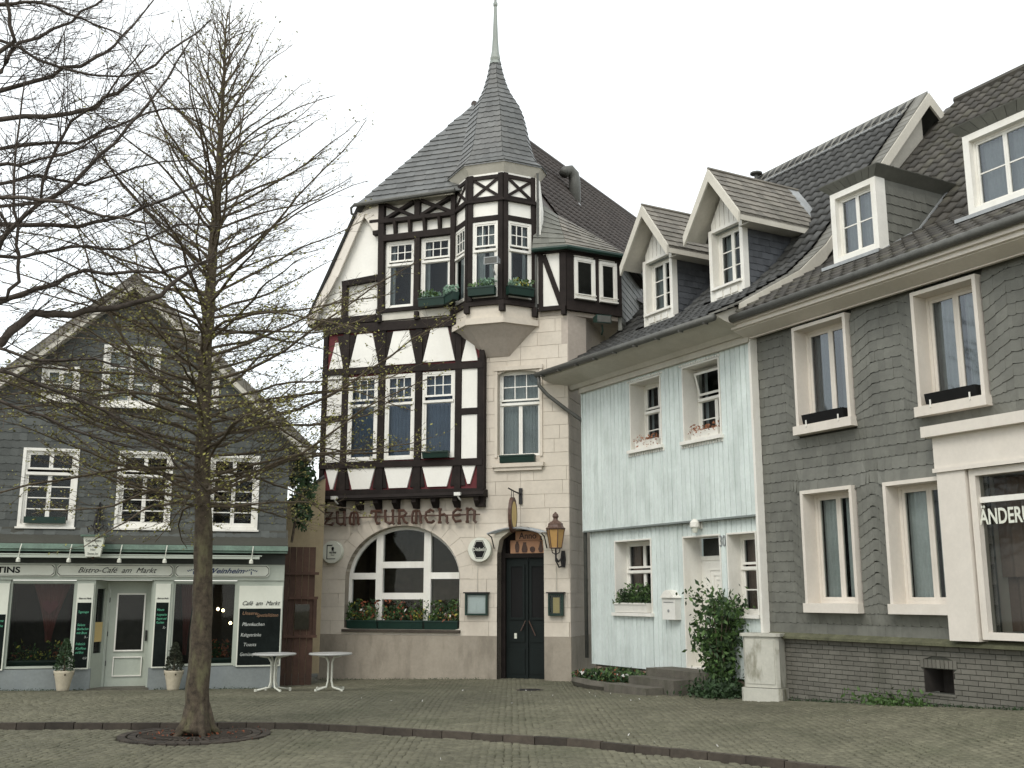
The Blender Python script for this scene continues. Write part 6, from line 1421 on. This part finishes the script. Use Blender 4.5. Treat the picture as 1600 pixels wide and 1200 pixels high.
# cabinet
cb = empty('utility_cabinet', (4.33, 18.55, .0), RR.r + R_(26), 'pale grey concrete utility cabinet with moss stains beside the bush', 'cabinet')
def octo(s, d, c): return [(-s + c, -d), (s - c, -d), (s, -d + c), (s, d), (-s, d), (-s, -d + c)]
m = MB(); m.prism([(x, y, .22) for x, y in octo(.32, .2, .05)], (0, 0, .84)); m.build('body', 'cabinet_paint', cb)
m = MB(); m.prism([(x, y, -.15) for x, y in octo(.36, .24, .05)], (0, 0, .36)); m.build('base', 'cabinet_paint', cb)
m = MB(); m.prism([(x, y, 1.062) for x, y in octo(.36, .24, .05)], (0, 0, .05)); m.build('cap', 'cabinet_paint', cb)
m = MB(); m.box(-.25, .25, -.212, -.2, .28, 1.0); m.build('door', 'cabinet_paint', cb)
# weeds at the brick base
for k, (u, s, n, lab) in enumerate(((2.35, .28, 420, 'larger tuft of green weeds at the foot of the brick base'), (2.95, .14, 130, 'smaller tuft of green weeds just left of the cellar vent'))):
    p = RR.W(u, -.15, 0); o = leaves('weeds', 'leaf_green', None, n, lambda: (random.gauss(0, s), random.gauss(0, s * .4), abs(random.gauss(0, .09))), .03, kind=False); o.location = (p.x, p.y, gh(p.x, p.y)); o.rotation_euler.z = RR.r; tagit(o, lab, 'weeds', 'weeds at the foot of the brick base')
# moss and small weeds in the joint where paving meets the walls
def mossline(fac, xa, xb, y):
    def f():
        u = random.uniform(xa, xb); p = fac.W(u, y - abs(random.gauss(0, .04)), 0); return (p.x, p.y, gh(p.x, p.y) + abs(random.gauss(0, .018)))
    return f
o = leaves('wall_foot_moss', 'leaf_dark', None, 1500, mossline(RR, -.2, 6.5, -.03), .014)
for fac_, a_, b_ in ((T, -6.1, -1.8), (C, -6.5, -3.9), (C, -2.6, 0)): leaves('wall_foot_moss', 'leaf_dark', None, 420, mossline(fac_, a_, b_, -.06), .012)
# blossom litter
def lit():
    x = random.uniform(-3, 6); y = random.uniform(max(kerb_y(x) - 2, 11), 22); 
    if random.random() < .5: x, y = random.gauss(2.0, 1.2), random.gauss(20, 1)
    hx = x - RR.o[0]; hy = y - RR.o[1]
    if -hx * RR.s + hy * RR.c > -.3: return (0, 18, gh(0, 18) + .01)
    return (x, y, gh(x, y) + .012 - (.07 if y < kerb_y(x) else 0))
o = leaves('petal_litter', 'petal', None, 55, lit, .017); 
# manhole cover
mh = empty('manhole_cover', (.35, 21.4, gh(.35, 21.4)), 0, 'round dark manhole cover in the paving in front of the inn door', 'manhole cover')
MB().lathe([(.28, -.03), (.28, .004), (.0, .004)], 0, 0, 28, False).build('frame', 'kerb_stone', mh)
m = MB()
for i in range(-3, 4): m.box(-.2, .2, i * .055 - .012, i * .055 + .012, .004, .01)
m.build('ribs', 'iron', mh)

# ================================================================ CAFE FURNITURE AND POTS
def bistro(x, y, label, rot):
    z = gh(x, y) - .005; r = empty('bistro_table', (x, y, z), rot, label, 'table', 'white bistro tables')
    MB().lathe([(.0, .70), (.42, .70), (.43, .71), (.43, .725), (.42, .735), (0, .735)], 0, 0, 28, False).build('tabletop', 'table_top', r)
    for k in range(4):
        a = math.pi / 2 * k + .4; c, s = math.cos(a), math.sin(a)
        MB().tube([(c * .30, s * .30, .69), (c * .12, s * .12, .66), (c * .055, s * .055, .56), (c * .05, s * .05, .2), (c * .09, s * .09, .08), (c * .36, s * .36, .035)], .02, 7).build('leg', 'table_metal', r, True)
        m = MB(); m.lathe([(.028, 0), (.028, .06), (.01, .065)], c * .36, s * .36, 8); m.build('foot', 'table_metal', r)
bistro(-4.72, 21.5, 'white round bistro table in front of the wide chalkboard', .2); bistro(-3.62, 21.6, 'white round bistro table by the left corner of the inn', .5)
def potted(x, y, label, green, size, tall=False):
    z = gh(x, y) - .005; r = empty('potted_plant', (x, y, z), 0, label, 'potted plant', 'potted plants by the cafe door')
    MB().lathe([(.11, 0), (.12, .04), (.15, .2), (.19, .36), (.2, .4), (.17, .4), (.16, .36)], 0, 0, 18).build('pot', 'pot_clay', r, True)
    for a in range(4): t = a * math.pi / 2 + .5; MB().lathe([(.0, -.03), (.025, 0), (.0, .03)], .175 * math.cos(t), .175 * math.sin(t), 6).build('knob', 'bark', r).location = (0, 0, .33)
    def cone():
        t = random.random() ** .8; rad = (.19 * (1 - t) ** .7 + .02) * random.uniform(.6, 1.05); a = random.uniform(0, 6.28); return (rad * math.cos(a), rad * math.sin(a), .4 + t * size)
    leaves('foliage', green, r, 1500, cone, .022); MB().tube([(0, 0, .3), (0, 0, .4 + size * .9)], .02, 5).build('stem', 'bark', r)
px1 = C.W(-4.25, -.42, 0); potted(px1.x, px1.y, 'dark green conical shrub in a pale clay pot left of the cafe door', 'leaf_dark', .62)
px2 = C.W(-2.15, -.42, 0); potted(px2.x, px2.y, 'brownish rounded shrub in a clay pot right of the cafe door, beside the trunk', 'pine_dark', .55)
for x0, x1, mts, lab in ((-5.42, -4.25, [('leaf_dark', .5), ('leaf_green', .2), ('leaf_yellow', .12), ('leaf_red', .2)], 'planted trough with yellow and red flowers inside the left cafe window'), (-1.75, -1.02, [('leaf_dark', .5), ('leaf_red', .35)], 'planted trough with reddish flowers inside the right cafe window')):
    flower_box(C, x0, x1, .38, .34, .1, lab, mts, 700, .42, d=.22, size=.03, group='planted troughs inside the cafe windows')

# ================================================================ TREES
class Tubes:    # fast 3 or 4 sided tubes
    def __init__(s): s.v = []; s.f = []
    def add(s, P, r, n=3):
        base = None; k = len(P)
        for i in range(k):
            t = P[min(i + 1, k - 1)] - P[max(i - 1, 0)]
            if t.length < 1e-6: t = Vector((0, 0, 1))
            a = t.cross(Vector((.31, .17, .93))); a.normalize(); b = t.cross(a); b.normalize(); m = len(s.v)
            for j in range(n):
                q = 6.2832 * j / n; s.v.append(tuple(P[i] + (a * math.cos(q) + b * math.sin(q)) * r[i]))
            if base is not None:
                for j in range(n): q = (j + 1) % n; s.f.append((base + j, base + q, m + q, m + j))
            base = m
    def build(s, name, mat, parent):
        me = bpy.data.meshes.new(name); me.from_pydata(s.v, [], s.f); me.materials.append(M(mat)); me.polygons.foreach_set('use_smooth', [True] * len(me.polygons))
        return link(bpy.data.objects.new(name, me), parent)
rt = random.Random(11)
def wander(p, d, L_, n, wob, up=0.0):
    P = [p]; d = d.normalized()
    for i in range(n):
        d = (d + Vector((rt.gauss(0, wob), rt.gauss(0, wob), rt.gauss(0, wob) + up))).normalized(); P.append(P[-1] + d * (L_ / n))
    return P
LEAF = []
def ramify(tb, P, r0, lvl, dens, twL, leafp, kmin=.12):
    """twigs along a branch polyline"""
    L_ = sum((P[i + 1] - P[i]).length for i in range(len(P) - 1)); n = max(2, int(L_ * dens))
    for i in range(n):
        t = kmin + (1 - kmin) * (i + rt.random()) / n; f = t * (len(P) - 1); k = min(int(f), len(P) - 2); q = P[k].lerp(P[k + 1], f - k); d = (P[k + 1] - P[k]).normalized()
        side = d.cross(Vector((0, 0, 1))); 
        if side.length < .05: side = Vector((1, 0, 0))
        side.normalize(); s = 1 if rt.random() < .5 else -1
        dd = d * rt.uniform(.5, 1.0) + side * s * rt.uniform(.5, 1.0) + Vector((0, 0, rt.uniform(-.25, .45)))
        ln = twL * (1.15 - t * .75) * rt.uniform(.5, 1.2); W_ = wander(q, dd, ln, 4 if lvl else 3, .14, .03)
        r = r0 * (1 - t * .6); tb.add(W_, [r, r * .85, r * .7, r * .6, r * .45][:len(W_)] if len(W_) <= 5 else [r] * len(W_))
        if lvl > 0: ramify(tb, W_, max(.0034, r * .62), lvl - 1, dens * 1.25, ln * .42, leafp, .2)
        elif leafp:
            for w_ in W_[1:]:
                if rt.random() < leafp(w_): LEAF.append(w_)
tree = empty('larch_tree', (-4.215, 14.61, -.07), 0, 'slender bare tree with budding twigs in the round grate in front of the cafe', 'tree')
ctl = [(0, -.05, 0, .235), (0, 0, .12, .19), (0, 0, .35, .165), (0, 0, .9, .147), (-.01, 0, 2.0, .128), (-.08, 0, 3.2, .115), (-.14, 0, 4.2, .102), (-.17, .02, 5.4, .088), (-.16, .05, 6.8, .066), (-.14, .05, 8.1, .045), (-.15, .05, 9.2, .028), (-.16, .05, 10.1, .015), (-.165, .05, 10.75, .006)]
def trunk_at(z): return Vector((float(np.interp(z, [c[2] for c in ctl], [c[0] for c in ctl])), float(np.interp(z, [c[2] for c in ctl], [c[1] for c in ctl])), z))
m = MB(); zs_ = [0, .12, .25, .4] + [.6 + .25 * i for i in range(41)]; P = [trunk_at(z) + Vector((rt.gauss(0, .006), rt.gauss(0, .006), 0)) for z in zs_]
m.tube(P, [float(np.interp(z, [c[2] for c in ctl], [c[3] for c in ctl])) * (1 + rt.gauss(0, .035)) for z in zs_], 16); 
for k in range(5):
    a = k * 1.256 + .3; m.tube([(.02 + math.cos(a) * .1, math.sin(a) * .1, .4), (math.cos(a) * .2, math.sin(a) * .2, .1), (math.cos(a) * .34, math.sin(a) * .34, -.03)], [.05, .06, .03], 7)
m.build('trunk', 'bark', tree, True)
nb = 165
def leafp(w): return .48 if w.z < 6 else .2
for i in range(nb):
    t = (i + rt.random()) / nb; z = 3.0 + 7.45 * t ** 1.15; a = i * 2.4 + rt.uniform(-.3, .3)
    Lb = (float(np.interp(z, [2.5, 3.3, 4.5, 6.5, 8.2, 9.5, 10.4], [2.2, 3.6, 3.7, 3.0, 2.1, 1.1, .5]))) * rt.uniform(.75, 1.12)
    el = float(np.interp(z, [3, 4, 6, 8, 10], [.06, .12, .38, .68, 1.05])) + rt.uniform(-.12, .15)
    d = Vector((math.cos(a) * math.cos(el), math.sin(a) * math.cos(el), math.sin(el))); n = 11
    W_ = wander(trunk_at(z), d, Lb, n, .10, (-.008 if z < 6 else .01)); tb = Tubes()
    r0 = .008 + .0052 * Lb; tb.add(W_, [r0 * (1 - .78 * k / n) for k in range(n + 1)], 5)
    ramify(tb, W_, .0072, 1, 8.0, .24 + .22 * Lb, leafp, .12)
    tb.build('branch', 'twig', tree)
def leaf_mesh(pts, name, mat, parent, size, mult=1):
    V = []; Ff = []
    for p in pts:
        for _ in range(mult):
            q = p + Vector((rt.gauss(0, .02), rt.gauss(0, .02), rt.gauss(0, .02))); a = Vector((rt.gauss(0, 1), rt.gauss(0, 1), rt.gauss(0, 1))).normalized(); b = a.orthogonal().normalized(); s = size * rt.uniform(.6, 1.4); k = len(V)
            V += [tuple(q - b * s), tuple(q + a * s * .5), tuple(q + b * s), tuple(q - a * s * .5)]; Ff.append((k, k + 1, k + 2, k + 3))
    me = bpy.data.meshes.new(name); me.from_pydata(V, [], Ff); me.materials.append(M(mat)); return stuff(link(bpy.data.objects.new(name, me), parent))
leaf_mesh([p for p in LEAF], 'budding_leaves', 'bud_leaf', tree, .021, 1)
# fallen leaves and soil round the trunk foot
lf = leaves('leaf_litter', 'leaf_red', tree, 110, lambda: (random.gauss(0, .35), random.gauss(0, .35), .03 + gh(-4.2, 14.6)), .018)
# grate
tg = empty('tree_grate', (-4.215, 14.61, gh(-4.2, 14.6) - .07), 0, 'round iron grate and stone ring around the foot of the budding tree', 'tree grate')
for rr_, n, wd, mt in ((.93, 44, .1, 'kerb_stone'), (.8, 38, .1, 'kerb_stone')):
    for k in range(n):
        a = 2 * math.pi * k / n; m = MB(); m.box(-math.pi * rr_ / n + .004, math.pi * rr_ / n - .004, -wd / 2, wd / 2, -.03, .012); o = m.build('ring_stone', mt, tg); o.location = (rr_ * math.cos(a), rr_ * math.sin(a), 0); o.rotation_euler.z = a + math.pi / 2
for k in range(48):
    a = 2 * math.pi * k / 48; m = MB(); m.box(.34, .72, -.012, .012, -.01, .012); o = m.build('grate_bar', 'kerb_stone', tg); o.rotation_euler.z = a
m = MB(); 
for rr_ in (.34, .53, .72): m.tube([(rr_ * math.cos(2 * math.pi * k / 40), rr_ * math.sin(2 * math.pi * k / 40), .005) for k in range(41)], .012, 5)
m.build('grate_ring', 'kerb_stone', tg)
# second tree, trunk outside the left edge
LEAF.clear()
ot = empty('spreading_tree', (-7.4, 10.6, -.1), 0, 'large bare tree reaching in from the left edge with long dark limbs', 'tree')
def at(px, py, y):   # point seen at photo pixel (px, py), at distance y ahead
    a = (px - 800) / F; b = (600 - py) / F; cp, sp = math.cos(PITCH), math.sin(PITCH); d = Vector((a, cp - b * sp, sp + b * cp)); return Vector((0, 0, EYE)) + d * (y / d.y) - Vector((-7.4, 10.6, -.1))
m = MB(); m.tube([(0, 0, 0), (0, 0, .4), (.02, 0, 2), (0, 0, 4), (.05, 0, 6), (0, 0, 8), (.1, 0, 10)], [.42, .3, .25, .23, .2, .15, .07], 16); m.build('trunk', 'bark_dark', ot, True)
LIMBS = [([(-290, 700), (-120, 620), (0, 535), (50, 492), (110, 490), (180, 480), (250, 462), (300, 420), (335, 400)], .066, 10.3, 11.6),
 ([(-290, 560), (-100, 510), (0, 472), (60, 450), (130, 425), (250, 424), (330, 404)], .04, 10.2, 11.2),
 ([(-290, 420), (-100, 360), (0, 350), (120, 355), (200, 336), (290, 300), (350, 270)], .036, 10.4, 12.2),
 ([(-290, 400), (-100, 330), (0, 306), (100, 320), (160, 336), (240, 350)], .028, 10.0, 9.4),
 ([(-290, 330), (-80, 270), (0, 256), (40, 257), (100, 240), (180, 205)], .026, 10.2, 10.2),
 ([(-290, 260), (-100, 210), (0, 183), (110, 180), (150, 166), (200, 135), (260, 85), (330, 30)], .036, 10.3, 11.2),
 ([(-290, 240), (-60, 160), (0, 108), (30, 68), (110, 32), (165, -5)], .034, 10.3, 10.6),
 ([(-290, 260), (-100, 170), (0, 143), (80, 120), (150, 92), (190, 60), (240, 0)], .036, 10.6, 11.4),
 ([(-290, 330), (-100, 250), (0, 232), (120, 222), (180, 195), (260, 170), (330, 175)], .026, 10.3, 12.5),
 ([(-290, 170), (-60, 130), (22, 60), (12, 0), (-10, -60)], .034, 10.3, 9.8),
 ([(-290, 170), (-100, 30), (0, 8), (60, 0), (130, 30), (200, 60)], .026, 10.2, 10.6),
 ([(0, 480), (28, 440), (30, 380), (22, 300), (25, 230), (40, 120)], .02, 10.4, 9.9),
 ([(-290, 480), (-100, 430), (0, 390), (12, 355), (0, 330)], .04, 10.2, 9.8),
 ([(-290, 500), (-60, 420), (40, 340), (120, 280), (180, 225), (240, 150), (300, 60)], .03, 10.2, 10.9),
 ([(-290, 620), (-80, 600), (40, 640), (140, 680), (210, 700)], .022, 10.2, 11.2),
 ([(-290, 560), (-80, 560), (60, 600), (160, 640), (260, 700), (300, 760)], .022, 10.2, 11.6),
 ([(-290, 600), (-80, 520), (50, 560), (150, 560), (250, 590)], .02, 10.2, 10.5),
 ([(-290, 330), (-80, 300), (0, 290), (60, 270), (130, 290), (210, 262), (330, 240)], .024, 10.1, 11.5),
 ([(-290, 130), (-100, 60), (0, 62), (90, 105), (170, 122), (240, 115)], .022, 10.1, 10.8),
 ([(60, 345), (70, 260), (110, 190), (170, 150), (230, 70)], .018, 10.5, 10.0),
 ([(-290, 480), (-80, 400), (30, 400), (110, 385), (190, 390), (280, 350), (340, 355)], .024, 10.2, 12.0)]
for Lp, r0, ya, yb_ in LIMBS:
    k = len(Lp); P = [at(px, py, ya + (yb_ - ya) * i / (k - 1)) for i, (px, py) in enumerate(Lp)]; Q = []
    for i in range(k - 1):
        for j in range(3): 
            q = P[i].lerp(P[i + 1], j / 3); Q.append(q + Vector((rt.gauss(0, .012), rt.gauss(0, .02), rt.gauss(0, .012))))
    Q.append(P[-1]); Q[0] = Vector((0, 0, Q[0].z)); tb = Tubes(); n = len(Q)
    tb.add(Q, [r0 * .84 * (1 - i / n) ** .75 + .005 for i in range(n)], 7); ramify(tb, Q, .0090, 2, 6.2, 1.15, (lambda w: .05), .3)
    tb.build('limb', 'bark_dark', ot)
leaf_mesh(LEAF, 'buds', 'bark_dark', ot, .013)
